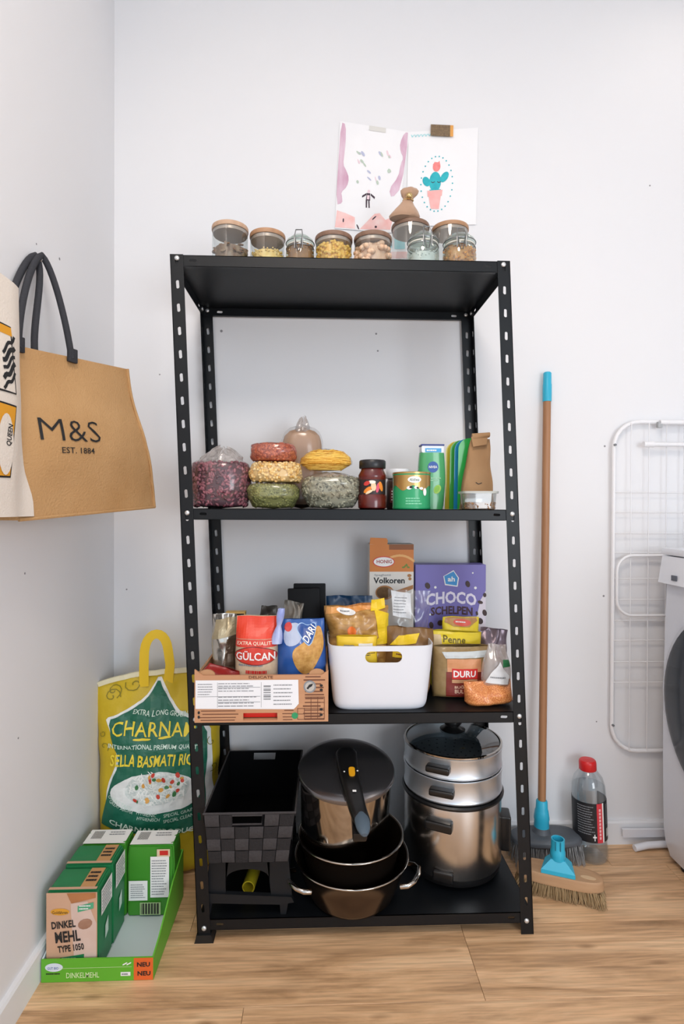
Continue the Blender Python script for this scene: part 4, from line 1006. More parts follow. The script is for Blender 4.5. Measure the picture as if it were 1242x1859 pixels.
# white plastic bin
Yf_ = 1.262; k = mpp(Yf_, 690); bx = at(692, 1290, Yf_ + .09).x
kb = k
t = thing('storage_bin', 'white plastic storage bin with rounded corners and slot handle', 'bin', (at(692.5, 1290, Yf_).x, Yf_ + .085, Z3))
M_bin = mat('white_bin_plastic', '#dfe2ea', .4)
hb = 119 * k
def binf(u, v, inner=0.0):
    a = 2 * PI * u; c, s = math.cos(a), math.sin(a); e = 2 / 7
    f = .875 + .125 * v ** .8
    if v < .12: f *= 1 - .07 * (1 - math.sqrt(max(0, 1 - (1 - v / .12) ** 2)))
    W, D = 98 * k * f - inner, .091 * f - inner
    return Vector((W * math.copysign(abs(c) ** e, c), D * math.copysign(abs(s) ** e, s), hb * v))
g = G(); nu = 64; vs_ = [0, .02, .05, .09, .14, .3, .5, .7, .9, .985, 1.0]
rows = [[binf(i / nu, v) for i in range(nu)] for v in vs_] + [[binf(i / nu, v, .0028) for i in range(nu)] for v in reversed(vs_[1:])] 
rows[-1] = [Vector((p.x, p.y, .004)) for p in rows[-1]]
fl_ = [p for r_ in rows for p in r_]; F = []
for j in range(len(rows) - 1):
    for i in range(nu): q = (i + 1) % nu; F.append((j * nu + i, j * nu + q, (j + 1) * nu + q, (j + 1) * nu + i))
F.append(tuple(range(nu - 1, -1, -1))); F.append(tuple((len(rows) - 1) * nu + i for i in range(nu)))
g.add(fl_, F); o = mk('bin_body', g, M_bin, t, 35, fix=True)
zs = hb - 20 * k
cutter(o, [G().prism(rrect(-33 * k + 3 * k, zs - 10.5 * k, 37 * k, zs + 10.5 * k, 10.2 * k), -.13, -.06)])
ZB = Z3 + .0045
YB0 = Yf_
pouch('yellow_packet', 'flat yellow packet at the front of the white bin', 'food packet', 648, YB0 + .031, ZB, 74, 128 * kb, .028, mat('yellow_film', '#e5bd25', .35, var=(8, .6), color2='#eeca3c'), seed=41, wr=.002, top=.08, topthick=.7, botw=1)
t = bpy.data.objects['yellow_packet']; _, S = pouch_geo(74 * mpp(YB0 + .031, 648), 128 * kb, .028, seed=41, wr=.002, top=.08, topthick=.7, botw=1)
lines(t, S, -.030, .136, -.006, .146, 1, M_grey, .5, 3, off=.0012); decal(t, 'white_patch', rect(.002, .137, .036, .147), S, M_white, off=.0012)
lines(t, S, .030 - .045, .118, .045, .126, 2, M_ink, .4, 3, off=.0012)
M_nood = mat('noodle_window', '#8f5f2a', .35, var=(34, .5), color2='#d0a25c', coat=.4, bump=(40, .7), stretch=(1, 1, 2.5))
t, S, w, k = pouch('noodle_packet', 'large orange and yellow packet with brown noodles leaning in the bin', 'food packet', 653, YB0 + .095, ZB + .070, 112, .150, .070, M_nood, rx=-4, seed=44, wr=.010, top=.22, topthick=.35, topw=1.02, skew=-.06)
V = lambda y: (1178 - y) * k + .052; Uu = lambda x: (x - 653) * k
decal(t, 'orange_top', [(Uu(600), V(1120)), (Uu(690), V(1112)), (Uu(704), V(1098)), (Uu(702), .149), (Uu(602), .149)], S, mat('orange_film', '#d98a3c', .35, var=(10, .6), color2='#e8b070', bump=(25, .5)), off=.0014)
decal(t, 'yellow_side', [(Uu(682), V(1110)), (Uu(708), V(1120)), (Uu(708), V(1172)), (Uu(675), V(1172)), (Uu(690), V(1160))], S, M_yelp, off=.0018)
decal(t, 'yellow_corner', [(Uu(676), V(1116)), (Uu(702), V(1110)), (Uu(704), V(1092)), (Uu(680), V(1094))], S, M_yelp, off=.0020)
decal(t, 'oval_label', ell(Uu(634), V(1114), 17 * k, 6.5 * k, 20, -.15), S, M_white, off=.0019); lines(t, S, Uu(624), V(1117), Uu(646), V(1111), 1, M_grey, .5, 2, off=.0023)
decal(t, 'orange_patch', ell(Uu(642), V(1148), 9 * k, 9 * k, 9), S, mat('bright_orange_print', '#e8762a', .4), off=.0019)
t, S, w, k = pouch('clear_bag', 'clear plastic bag with white label sticking up in the bin', 'food packet', 735, YB0 + .150, ZB + .03, 74, .222, .04, M_bagfilm, seed=47, wr=.007, top=.5, topw=1.05, ry=3)
V = lambda y: .222 - (y - 1090) * k; Uu = lambda x: (x - 735) * k
decal(t, 'white_label', [(Uu(702), V(1092)), (Uu(737), V(1096)), (Uu(738), V(1140)), (Uu(708), V(1136))], S, mat('white_sticker', '#dfe1e4', .5), off=.0012); lines(t, S, Uu(708), V(1132), Uu(731), V(1102), 6, M_grey, .25, 8, off=.0018)
t, S, w, k = pouch('snack_packet', 'brown and yellow snack packet at the right of the bin', 'food packet', 736, YB0 + .085, ZB, 84, .170, .06, mat('brown_snack_film', '#9a7344', .4, var=(22, .7), color2='#5d4028', bump=(25, .6)), seed=51, wr=.008, top=.3, ry=4)
decal(t, 'yellow_panel', [(-.048, .128), (.01, .136), (.02, .158), (-.03, .150)], S, M_yelp, off=.0016); decal(t, 'yellow_lower', rect(-.038, .102, .010, .126), S, M_yelp, off=.0016); lines(t, S, -.03, .106, .006, .122, 2, mat('brown_print', '#8d4f1c'), .4, 3, off=.002)

# packets at the right end
Yq = 1.43; k = mpp(Yq, 790); X = at(786, 1150, Yq).x; r = 20 * k
t = thing('storage_tin', 'dark round tin with a blue and white lid', 'tin', (X, Yq, Z3))
zt_ = at(786, 1152, Yq).z - Z3
mk('tin_body', G().lathe([(r * .97, 0), (r, .002), (r, zt_ - .006), (r * .98, zt_ - .005)], 32), mat('dark_tin', '#2c2024', .35), t, 40)
mk('tin_lid', G().lathe([(r * 1.02, zt_ - .006), (r * 1.02, zt_ - .001), (r * .98, zt_), (.001, zt_)], 32), mat('dark_blue_tin_lid', '#3c4560', .35), t, 40)
decal(t, 'lid_print', [ell(.004, .003, r * .6, r * .5, 16), ell(-r * .5, -r * .3, r * .3, r * .3, 10)], lambda u, v: Vector((u, v, zt_)), mat('lid_pale_blue', '#b5c3dc', .4), step=0)
M_yf = mat('yellow_pasta_film', '#e0c623', .35, var=(7, .6), color2='#ecd43c', bump=(18, .2))
t, S, w, k = pouch('macaroni_packet', 'yellow macaroni packet with clear top standing before the cereal box', 'food packet', 836, 1.455, Z3, 66, .178, .045, M_yf, seed=61, wr=.003, top=.3, topw=1.0, botw=.9)
V = lambda y: .178 - (y - 1129) * k; Uu = lambda x: (x - 836) * k
decal(t, 'clear_window', [(Uu(806), V(1138)), (Uu(822), V(1146)), (Uu(850), V(1146)), (Uu(866), V(1136)), (Uu(864), V(1130)), (Uu(808), V(1130))], S, mat('pasta_window_tan', '#c9985c', .35, var=(60, .6), color2='#a97a48'), off=.0012)
decal(t, 'red_badge', ell(Uu(838), V(1139), 16 * k, 6 * k, 20), S, mat('coral_red_print', '#dd5a4c', .4), off=.0016); lines(t, S, Uu(826), V(1141), Uu(850), V(1136), 1, M_white, .4, 2, off=.002)
text(t, 'Macaroni', S, Uu(840), V(1160), 38 * k, 8.5 * k, mat('brown_letter', '#6a5a1c', .5), off=.0014, slant=.1)
t, S, w, k = pouch('penne_packet', 'yellow packet lettered Penne behind the bulgur bag', 'food packet', 822, 1.412, Z3, 92, .150, .05, M_yf, seed=64, wr=.003, top=.12, topthick=.45, ry=3)
V = lambda y: .150 - (y - 1164) * k; Uu = lambda x: (x - 824) * k
text(t, 'Penne', S, Uu(818), V(1176), 40 * k, 11 * k, mat('brown_letter', '#6a5a1c'), off=.0014, bold=.01)
decal(t, 'cream_corner', [(Uu(778), V(1170)), (Uu(794), V(1170)), (Uu(797), V(1190)), (Uu(778), V(1190))], S, mat('cream_film', '#e3c9a0', .4), off=.0012)
t, S, w, k = pouch('bulgur_packet', 'brown and red bulgur packet lettered DURU', 'food packet', 838, 1.36, Z3, 108, .126, .055, mat('bulgur_tan', '#a58a5e', .4, var=(80, .6), color2='#8c7248', coat=.3), seed=67, wr=.003, top=.14, topthick=.5, botw=.97)
V = lambda y: (1271 - y) * k; Uu = lambda x: (x - 838) * k
decal(t, 'brown_label', [(Uu(806), V(1265)), (Uu(888), V(1267)), (Uu(888), V(1222)), (Uu(806), V(1222))], S, mat('label_dark_red', '#7c2a20', .4), off=.0012)
decal(t, 'orange_label', [(Uu(808), V(1222)), (Uu(868), V(1222)), (Uu(868), V(1199)), (Uu(808), V(1199))], S, mat('label_orange', '#d08c5c', .4, var=(9, .6), color2='#dba27a'), off=.0012)
decal(t, 'red_plate', rect(Uu(816), V(1234), Uu(861), V(1216)), S, M_redp, off=.0018); text(t, 'DURU', S, Uu(838), V(1225), 39 * k, 11.5 * k, M_white, off=.0024, bold=.025)
decal(t, 'cream_strip', rect(Uu(816), V(1241), Uu(861), V(1235)), S, mat('label_cream', '#c99a72', .5), off=.0018)
text(t, 'BUĞDAY', S, Uu(838), V(1248), 34 * k, 6 * k, mat('label_pale', '#e6c3a8', .5), off=.002, bold=.01); text(t, 'BULGUR', S, Uu(838), V(1256), 34 * k, 6.5 * k, mat('label_pale', '#e6c3a8'), off=.002, bold=.01)
decal(t, 'pale_top', [(Uu(806), V(1198)), (Uu(892), V(1196)), (Uu(892), V(1186)), (Uu(800), V(1188))], S, mat('pale_film', '#c9cfd0', .3), off=.0014)
pouch('foil_packet', 'small crumpled purple grey foil packet at the right end', 'food packet', 886, 1.44, Z3, 52, .150, .04, mat('purple_grey_foil', '#8d7f8c', .3, metal=.5, var=(25, .7), color2='#4a3c40', bump=(28, .9)), seed=71, wr=.009, top=.35, ry=6)
t, S, w, k = pouch('lentil_packet', 'clear packet of orange lentils slumped by the right post', 'food packet', 888, 1.305, Z3, 90, .056, .055, mat('orange_lentils', '#b9561f', .45, var=(420, .7), kind='voronoi', color2='#f0a868', coat=.3), seed=75, wr=.008, top=.55, botw=.86, bot=.22, ry=-4, p=4.5, topw=.95, part='lentils')
g, S2 = pouch_geo(52 * k, .098, .04, seed=77, wr=.006, top=.5, topw=.65, skew=.02)
o = mk('clear_upper', weld(g), M_bagtop, t, 60, loc=(.020, .004, .040), rot=(math.radians(-4), math.radians(6), 0))
SS = lambda u, v: Matrix.Translation((.020, .004, .040)) @ Matrix.Rotation(math.radians(6), 4, 'Y') @ S2(u, v)
decal(t, 'white_label', [(-.028, .012), (.022, .010), (.024, .030), (.0, .062), (-.020, .034)], SS, mat('white_sticker', '#dfe1e4'), off=.003); decal(t, 'green_label', rect(.008, .052, .026, .066), SS, mat('green_sticker', '#2e7a4c', .5), off=.003)
lines(t, SS, -.02, .022, .018, .030, 1, M_grey, .4, 4, off=.0036)

# ------------------------------------------------------------------ bottom shelf
# black plastic step stool with the woven basket on it
Y0 = 1.262; k = mpp(Y0, 450); zs = .188
xl = at(371, 1600, Y0).x; xr = at(531, 1600, Y0).x; xm = (xl + xr) / 2
M_stool = mat('black_stool_plastic', '#14171b', .5, spec=.3)
t = thing('step_stool', 'low black plastic step stool under the woven basket', 'stool', (xm, Y0, Z4))
hz = zs - Z4; W2 = (xr - xl) / 2; DS = .24
mk('stool_top', G().box(-W2 + .012, W2 - .010, .004, DS - .004, hz - .008, hz, .004), M_stool, t, 40)
def stool_panel(y, th):
    P = [(-W2 + .002, hz * .28), (-W2 + .012, hz - .004), (-W2 + .018, hz - .001), (W2 - .016, hz - .001), (W2 - .010, hz - .004), (W2, hz * .22)]
    arch = [(W2 * .50, hz * .40)] + [(-.002 + W2 * .50 * math.cos(a) * 1.0, hz * .52 + hz * .22 * math.sin(a) ** .6) for a in [PI * i / 12 for i in range(13)]] + [(-W2 * .52, hz * .42)]
    g = G(); n1 = len(P)
    g.prism([(-W2 + .002, hz * .30), (-W2 + .012, hz - .002), (-.002 - W2 * .42, hz - .002), (-.002 - W2 * .50, hz * .52), (-W2 * .52, hz * .36)], y, y + th)
    g.prism([(W2 - .010, hz - .002), (W2, hz * .24), (W2 * .52, hz * .30), (-.002 + W2 * .50, hz * .52), (-.002 + W2 * .42, hz - .002)], y, y + th)
    pts = [(-.002 + W2 * .50 * math.cos(a), hz * .52 + hz * .24 * math.sin(a) ** .6) for a in [PI * i / 12 for i in range(13)]]
    for a, b in zip(pts, pts[1:]): g.prism([a, b, (b[0], hz - .002), (a[0], hz - .002)], y, y + th)
    g.prism([(-W2 + .001, hz * .24), (-W2 + .003, hz * .40), (W2 - .002, hz * .31), (W2 + .004, hz * .22), (W2 * .7, hz * .19)], y - .006, y + th)
    return g
mk('front_panel', stool_panel(0, .006), M_stool, t, 30, fix=True); mk('rear_panel', stool_panel(DS - .006, .006), M_stool, t, 30, fix=True)
for sx in (-1, 1):
    for y in (0, DS - .016):
        x = sx * W2 * (.80 if sx > 0 else .93)
        mk('leg', G().prism([(x - .010, hz * .27), (x + .012, hz * .27), (x + .006, 0), (x - .007, 0)], y, y + .016), M_stool, t, 0, fix=True)
    mk('side_panel', G().prism([(.006, hz * .30), (DS - .006, hz * .30), (DS - .006, hz - .004), (.006, hz - .004)], sx * (W2 - .012) - .002, sx * (W2 - .012) + .002, axis='x'), M_stool, t, 0, fix=True)
X = at(451, 1611, Y0 + .05).x; zt_ = at(451, 1611, Y0 + .05).z
o = mk('yellow_tube', G().lathe([(.0125, 0), (.0150, 0), (.0150, .06), (.0125, .06), (.0125, 0)], 20, Matrix.Rotation(-PI / 2, 4, 'X'), cap0=False, cap1=False), mat('yellow_plastic', '#c2b022', .4), None, 40, loc=(X, Y0 + .05, Z4 + .0155 + .0 if zt_ < .07 else zt_), rot=(0, 0, math.radians(-6)))
tag(o, 'short yellow plastic tube lying inside the black stool', 'tube')

Yb0, Yb1 = 1.222, 1.535
zt_ = .3055; zb_ = .1885
M_weave1 = mat('woven_charcoal', '#454243', .9, spec=.15, var=(160, .5), color2='#3f3c3d', bump=(220, .6)); M_weave2 = mat('woven_dark_charcoal', '#302e2f', .9, spec=.15, var=(160, .5), color2='#2d2b2c', bump=(220, .6)); M_bkin = mat('basket_lining', '#0c0c0e', .9, spec=.1)
t = thing('woven_basket', 'empty charcoal basket of woven straps with handle holes', 'basket', (0, 0, 0))
pt = lambda x, y, Y: at(x, y, Y)
fx0, fx1 = at(370, 1472, Yb0).x, at(536, 1472, Yb0).x; gx0, gx1 = at(379, 1564, Yb0 + .012).x, at(523, 1564, Yb0 + .012).x
rx0, rx1 = at(416, 1362, Yb1).x, at(547, 1362, Yb1).x
ctr = Vector(((fx0 + fx1) / 2, (Yb0 + Yb1) / 2, zb_)); t.location = ctr
TOP = [Vector((fx0, Yb0, zt_)), Vector((fx1, Yb0, zt_)), Vector((fx1 + .004, Yb1, zt_)), Vector((fx0 + .004, Yb1, zt_))]
BOT = [Vector((gx0, Yb0 + .012, zb_)), Vector((gx1, Yb0 + .012, zb_)), Vector((gx1, Yb1 - .012, zb_)), Vector((gx0, Yb1 - .012, zb_))]
TOP = [p - ctr for p in TOP]; BOT = [p - ctr for p in BOT]
def quad(i, j, u, v, off=0.0):
    a = BOT[i].lerp(BOT[j], u); b = TOP[i].lerp(TOP[j], u); p = a.lerp(b, v)
    n = (BOT[j] - BOT[i]).cross(TOP[i] - BOT[i]).normalized(); return p + n * off
R = random.Random(3)
def wall(i, j, nc, nr, hole, name):
    g = G(); th = -.003
    if hole:
        h0, h1, v0, v1 = hole
        us = [0, h0, h1, 1]; vs = [0, v0, v1, 1]
    else: us = [0, 1]; vs = [0, 1]
    for a, b in zip(us, us[1:]):
        for c, d in zip(vs, vs[1:]):
            if hole and a == h0 and c == v0: continue
            P = [quad(i, j, a, c), quad(i, j, b, c), quad(i, j, b, d), quad(i, j, a, d)] + [quad(i, j, a, c, th), quad(i, j, b, c, th), quad(i, j, b, d, th), quad(i, j, a, d, th)]
            g.add(P, [(0, 1, 2, 3), (7, 6, 5, 4), (0, 4, 5, 1), (1, 5, 6, 2), (2, 6, 7, 3), (3, 7, 4, 0)])
    w_ = mk(name, g, M_bkin, t, 0)
    for c in range(nc):
        for r in range(nr):
            u0, u1, v0_, v1_ = c / nc + .004, (c + 1) / nc - .004, r / nr * .97 + .006, (r + 1) / nr * .97 - .004
            parts = [(u0, u1, v0_, v1_)]
            if hole and r == nr - 1:
                parts = []
                if u0 < h0 - .004: parts.append((u0, min(u1, h0 - .004), v0_, v1_))
                if u1 > h1 + .004: parts.append((max(u0, h1 + .004), u1, v0_, v1_))
            for (a, b, c_, d) in parts:
                if b - a < .02: continue
                hi = (c + r) % 2; bul = .0022 if hi else .0012; gg = G()
                def sq(u, v, a=a, b=b, c_=c_, d=d, bul=bul, hi=hi):
                    s_ = v if hi else u
                    return quad(i, j, a + (b - a) * u, c_ + (d - c_) * v, .0004 + bul * math.sin(PI * s_) ** .6)
                gg.grid(sq, 4, 4)
                mk('strap', gg, M_weave1 if hi else M_weave2, w_, 60)
    return w_
wall(0, 1, 6, 4, (.31, .64, .78, .955), 'front_wall')
wall(1, 2, 9, 4, None, 'side_wall'); wall(2, 3, 6, 4, (.36, .66, .80, .96), 'rear_wall'); wall(3, 0, 9, 4, None, 'side_wall')
g = G(); g.add(BOT + [p + Vector((0, 0, .003)) for p in BOT], [(3, 2, 1, 0), (4, 5, 6, 7), (0, 1, 5, 4), (1, 2, 6, 5), (2, 3, 7, 6), (3, 0, 4, 7)]); mk('basket_floor', g, M_bkin, t, 0)
mk('rim_binding', G().tube([p + Vector((0, 0, -.001)) for p in TOP], .0028, 8, closed=True), M_weave1, t, 40)
hl = [quad(0, 1, .31, .78, .001), quad(0, 1, .64, .78, .001), quad(0, 1, .64, .955, .001), quad(0, 1, .31, .955, .001)]
mk('handle_binding', G().tube(hl, .0018, 6, closed=True), M_weave1, t, 40)

# nested pots
M_steel = mat('polished_steel', '#b9b4ae', .10, metal=1.0); M_brush = mat('brushed_steel', '#d2cfcc', .22, metal=1.0, bump=(30, .04), stretch=(1, 1, 60)); M_darkpot = mat('dark_steel_pot', '#55483e', .18, metal=.9)
def pot(name, label, X, Y, z0, z1, r0, r1, m, handles, az, cat='pot'):
    t = thing(name, label, cat, (X, Y, z0), (0, 0, math.radians(az)))
    h = z1 - z0
    g = G().lathe([(r0 * .88, 0), (r0 * .96, .003), (r0, .010), (r0 + (r1 - r0) * .6, h * .6), (r1, h - .004), (r1 + .004, h - .001), (r1 + .004, h + .001), (r1 - .001, h), (r1 - .003, h - .004), (r0 + (r1 - r0) * .6 - .003, h * .6), (r0 - .003, .010), (r0 * .9, .004), (.001, .004)], 64)
    mk('pot_body', g, m, t, 40)
    mk('rim', G().tube([((r1 + .003) * math.cos(a), (r1 + .003) * math.sin(a), h) for a in [2 * PI * i / 64 for i in range(64)]], .0022, 8, closed=True), M_steel, t, 60)
    for s in handles:
        a = math.radians(s); c = Vector((math.cos(a), math.sin(a), 0)); q = Vector((-math.sin(a), math.cos(a), 0)); b = c * (r1 - .002) + Vector((0, 0, h * .72))
        pts = [b - q * .042, b - q * .040 + c * .016 + Vector((0, 0, .004)), b - q * .026 + c * .028 + Vector((0, 0, .007)), b + c * .032 + Vector((0, 0, .008)), b + q * .026 + c * .028 + Vector((0, 0, .007)), b + q * .040 + c * .016 + Vector((0, 0, .004)), b + q * .042]
        mk('handle', G().tube(pts, .006, 10), M_steel, t, 60)
    return t
PX = at(637, 1560, 1.33).x
pot('stock_pot', 'outer dark steel pot with curved side handles at shelf edge', PX + .002, 1.335, Z4, .145, .104, .134, M_darkpot, (208, 338), 0)
pot('cooking_pot', 'inner dark steel pot nested inside the larger pot', PX, 1.340, Z4 + .0075, .192, .092, .124, M_darkpot, (), 0)
# pressure cooker tilted forward in the pots
Yk = 1.305; zk = at(629, 1392, Yk).z; X = at(629, 1392, Yk).x; RK = 88 * mpp(Yk)
t = thing('pressure_cooker', 'polished pressure cooker with long black lid handle tilted in the pots', 'pressure cooker', (X, Yk, zk), (math.radians(11.5), math.radians(1), 0))
mk('cooker_body', G().lathe([(RK * .78, -.192), (RK * .86, -.190), (RK * .91, -.180), (RK * .94, -.02), (RK * .95, -.012)], 64), M_steel, t, 40)
mk('lid', G().lathe([(RK * .97, -.014), (RK, -.011), (RK, -.005), (RK * .985, -.001), (RK * .93, .002), (RK * .85, .004), (RK * .4, .010), (.001, .011)], 64), mat('lid_steel', '#7d7c80', .22, metal=.9), t, 40)
M_hb = mat('black_handle', '#121213', .35)
def hnd(u, v):
    a = 2 * PI * u; L = -.030 + .228 * v; c, s = math.cos(a), math.sin(a); e = 2 / 3.5
    w = (.026 - .010 * v) * (1 if .03 < v < .96 else .75); hgt = .012 if v < .9 else .009
    zc = .018 - .012 * smooth01((v - .45) / .4)
    return Vector((w * math.copysign(abs(c) ** e, c) + .030 * v * v, -L, zc + hgt * math.copysign(abs(s) ** e, s)))
g = G().grid(hnd, 24, 26, wrap=True); n = len(g.v); g.f.append(tuple(range(23, -1, -1))); g.f.append(tuple(range(n - 24, n)))
hd = mk('lid_handle', g, M_hb, t, 50)
mk('yellow_button', G().prism(rrect(.002, -.073, .016, -.045, .006), .030, .0335, axis='z'), mat('yellow_button', '#e0a01c', .35), hd, 40, fix=True)
def tip(u, v):
    a = 2 * PI * u; w = math.sin(PI * (.12 + .83 * v)) ** .5
    return Vector((.023 + .004 * v + .0155 * w * math.cos(a), -.158 - .062 * v, .0105 + .0098 * w * math.sin(a)))
g = G().grid(tip, 20, 14, wrap=True); n = len(g.v); g.f.append(tuple(range(19, -1, -1))); g.f.append(tuple(range(n - 20, n)))
mk('handle_tip', g, mat('slate_blue_plastic', '#4c5b68', .45), hd, 60)
decal(hd, 'handle_marks', [ell(-.008, -.058, .002, .0025, 8), ell(.022, -.055, .002, .0025, 8), rect(.008, -.118, .016, -.112)], lambda u, v: Vector((u, v, .0305 if v > -.1 else .0265)), M_white, step=0)['kind'] = 'stuff'
o = mk('lower_handle', G().box(.006, .036, -.190, -RK * .9, -.034, -.014, .005), M_hb, t, 40)

# rice cooker with two steamer trays
Yr = 1.437; X = at(821, 1450, Yr).x; kr = mpp(Yr, 820); rT = 87 * kr
t = thing('rice_cooker', 'steel rice cooker with two stacked aluminium steamer trays and glass lid', 'rice cooker', (X, Yr, Z4))
z = lambda v: v - Z4
M_alu = mat('aluminium', '#dfe4ea', .36, metal=.85); M_blkp = mat('gloss_black_plastic', '#131314', .3)
rb = 86 * kr
mk('cooker_base', G().lathe([(rb * .80, .010), (rb * .95, .012), (rb * .98, .020), (rb * .98, .030)], 56), M_blkp, t, 40)
for a in (60, 180, 300):
    c = math.radians(a - 90); mk('foot', G().lathe([(.012, 0), (.014, .012)], 12, Matrix.Translation((rb * .8 * math.cos(c), rb * .8 * math.sin(c), 0))), M_blkp, t, 40)
mk('cooker_body', G().lathe([(rb * .985, .030), (rb, .034), (rb, z(.247)), (rb * .99, z(.251))], 72, cap0=False, cap1=False), M_brush, t, 40)
mk('top_ring', G().lathe([(rb * .99, z(.249)), (rb * 1.04, z(.251)), (rb * 1.045, z(.256)), (rb * 1.02, z(.260)), (rb * .9, z(.259))], 64, cap0=True), M_blkp, t, 40)
def tray(z0, z1, nm):
    r = rT; h = z1 - z0
    g = G().lathe([(r * .90, z0 - .004), (r * .93, z0), (r * .985, z0 + .002), (r * 1.0, z0 + .006), (r * .985, z0 + .010), (r * .985, z1 - .010), (r * 1.0, z1 - .006), (r * 1.005, z1 - .001), (r * .985, z1), (r * .97, z1 - .004), (r * .96, z0 + .008)], 64, cap0=False, cap1=False)
    return mk(nm, g, M_alu, t, 40)
zA, zB_, zC_ = z(.2605), z(.320), z(.374)
tr1 = tray(zA, zB_, 'steamer_tray'); tr2 = tray(zB_ + .001, zC_, 'steamer_tray')
g = G().lathe([(rT * .96, zB_ + .009), (.001, zB_ + .009)], 48, cap0=False, cap1=False); mk('perforated_floor', g, mat('alu_floor', '#8f9499', .4, metal=.7), tr2, 0)
R = random.Random(1)
hg = G()
for i in range(5):
    for q in range(5 + i * 5):
        a = 2 * PI * q / (5 + i * 5); rr = rT * (.1 + .18 * i); hg.add([(rr * math.cos(a) + .0028 * math.cos(b), rr * math.sin(a) + .0028 * math.sin(b), zB_ + .0096) for b in [2 * PI * w_ / 8 for w_ in range(8)]], [tuple(range(8))])
mk('steam_holes', hg, M_ink, tr2, 0)['kind'] = 'stuff'
M_lidg = film('lid_glass', '#b9c0c2', gloss=.32, rough=.05, haze=.05, haze_col='#60666a')
mk('glass_lid', G().lathe([(rT * .965, zC_ + .001), (rT * .90, zC_ + .008), (rT * .6, zC_ + .020), (rT * .12, zC_ + .026)], 56, cap0=False), M_lidg, t, 60)
mk('lid_rim', G().lathe([(rT * .95, zC_), (rT * .995, zC_ + .0005), (rT * .995, zC_ + .004), (rT * .96, zC_ + .005)], 64, cap0=False, cap1=False), M_steel, t, 40)
mk('lid_knob', G().lathe([(.030, zC_ + .024), (.033, zC_ + .027), (.022, zC_ + .031), (.018, zC_ + .036), (.024, zC_ + .044), (.024, zC_ + .052), (.018, zC_ + .056), (.001, zC_ + .057)], 28), M_blkp, t, 40)
def side_handle(par, az, zc, r, w, h, out):
    a = math.radians(az); c = Vector((math.cos(a), math.sin(a), 0)); q = Vector((-math.sin(a), math.cos(a), 0))
    M = Matrix(((q.x, c.x, 0, c.x * (r + out / 2 - .004)), (q.y, c.y, 0, c.y * (r + out / 2 - .004)), (0, 0, 1, zc), (0, 0, 0, 1)))
    g = G().box(-w / 2, w / 2, -out / 2, out / 2, -h / 2, h / 2, .005, M, 3)
    return mk('handle', g, M_blkp, par, 40)
side_handle(tr2, -118, (zB_ + zC_) / 2 + .004, rT, .058, .016, .024); side_handle(tr1, -114, (zA + zB_) / 2 + .006, rT, .060, .016, .024)
side_handle(tr2, 62, (zB_ + zC_) / 2 + .004, rT, .058, .016, .024); side_handle(tr1, 66, (zA + zB_) / 2 + .006, rT, .060, .016, .024)
side_handle(t, -117, z(.215), rb, .066, .022, .024); side_handle(t, 63, z(.215), rb, .066, .022, .024)
so = side_handle(t, -113, z(.088), rb, .050, .026, .010); so.name = 'power_socket'
sw_ = side_handle(t, -12, z(.150), rb, .050, .088, .026); sw_.name = 'switch_box'

# ------------------------------------------------------------------ floor, left side
# rice sack
M_sacky = mat('sack_yellow', '#d2b520', .5, var=(5, .6), color2='#c0a41c', bump=(120, .3)); M_sackg = mat('sack_green', '#1d6a52', .45, var=(5, .6), color2='#185c48', bump=(120, .2)); M_sackw = mat('sack_white', '#e6e8e6', .5)
A, B = Vector((-.572, 1.472)), Vector((-.289, 1.528))
w = (B - A).length * 1.06; hS = .535; ang = math.atan2(B.y - A.y, B.x - A.x)
mid = (A + B) / 2
t = thing('rice_sack', 'big yellow and green rice sack with handle lettered CHARNAM', 'sack', (mid.x, mid.y, 0), (math.radians(-1), 0, ang))
g, S0 = pouch_geo(w, hS, .105, seed=101, topw=1.05, botw=.93, top=.42, bot=.10, wr=.006, nu=40, nv=50, p=3)
def sag(p, u, v): return Vector((p.x, p.y, p.z - .015 * smooth01((v / hS - .6) / .4) * (abs(u) * 2 / w) ** 2 * (1.6 if u < 0 else .5)))
S = lambda u, v: sag(S0(u, v), u, v)
G2 = G()
def S_back(u, v):
    p = S0(u, v); return sag(Vector((p.x, -p.y, p.z)), u, v)
G2.grid(lambda u, v: S((u - .5) * w, v * hS), 44, 56); G2.grid(lambda u, v: S_back((.5 - u) * w, v * hS), 44, 56)
mk('sack_body', G2, M_sacky, t, 60)
# photo pixel -> sack coordinates
dirx = Vector((math.cos(ang), math.sin(ang), 0)); nS = Vector((math.sin(ang), -math.cos(ang), 0)); P0 = Vector((mid.x, mid.y, 0)) + nS * .042
def K(x, y):
    r = ray(x, y); tt = (P0 - CAM).dot(nS) / r.dot(nS); p = CAM + r * tt - P0
    return (p.dot(dirx), p.z)
def KK(L): return [K(x, y) for x, y in L]
def clampu(L): return [(max(-w * .47, min(w * .47, a)), max(.012, b)) for a, b in L]
decal(t, 'white_swoosh', clampu(sm(KK([(286, 1231), (276, 1254), (262, 1273), (235, 1290), (210, 1300), (191, 1306), (196, 1318), (204, 1345), (213, 1375), (206, 1400), (194, 1430), (190, 1470), (190, 1505), (392, 1505), (388, 1440), (384, 1380), (380, 1310), (330, 1300), (310, 1280), (300, 1255)]), 1)), S, M_sackw, off=.0014, step=.008)
decal(t, 'green_panel', clampu(sm(KK([(286, 1240), (278, 1258), (264, 1277), (238, 1294), (212, 1304), (197, 1310), (203, 1345), (214, 1376), (214, 1392), (202, 1420), (194, 1450), (186, 1480), (182, 1510), (368, 1510), (372, 1440), (374, 1380), (374, 1316), (326, 1304), (308, 1286), (296, 1260)]), 1)), S, M_sackg, off=.0026, step=.008)
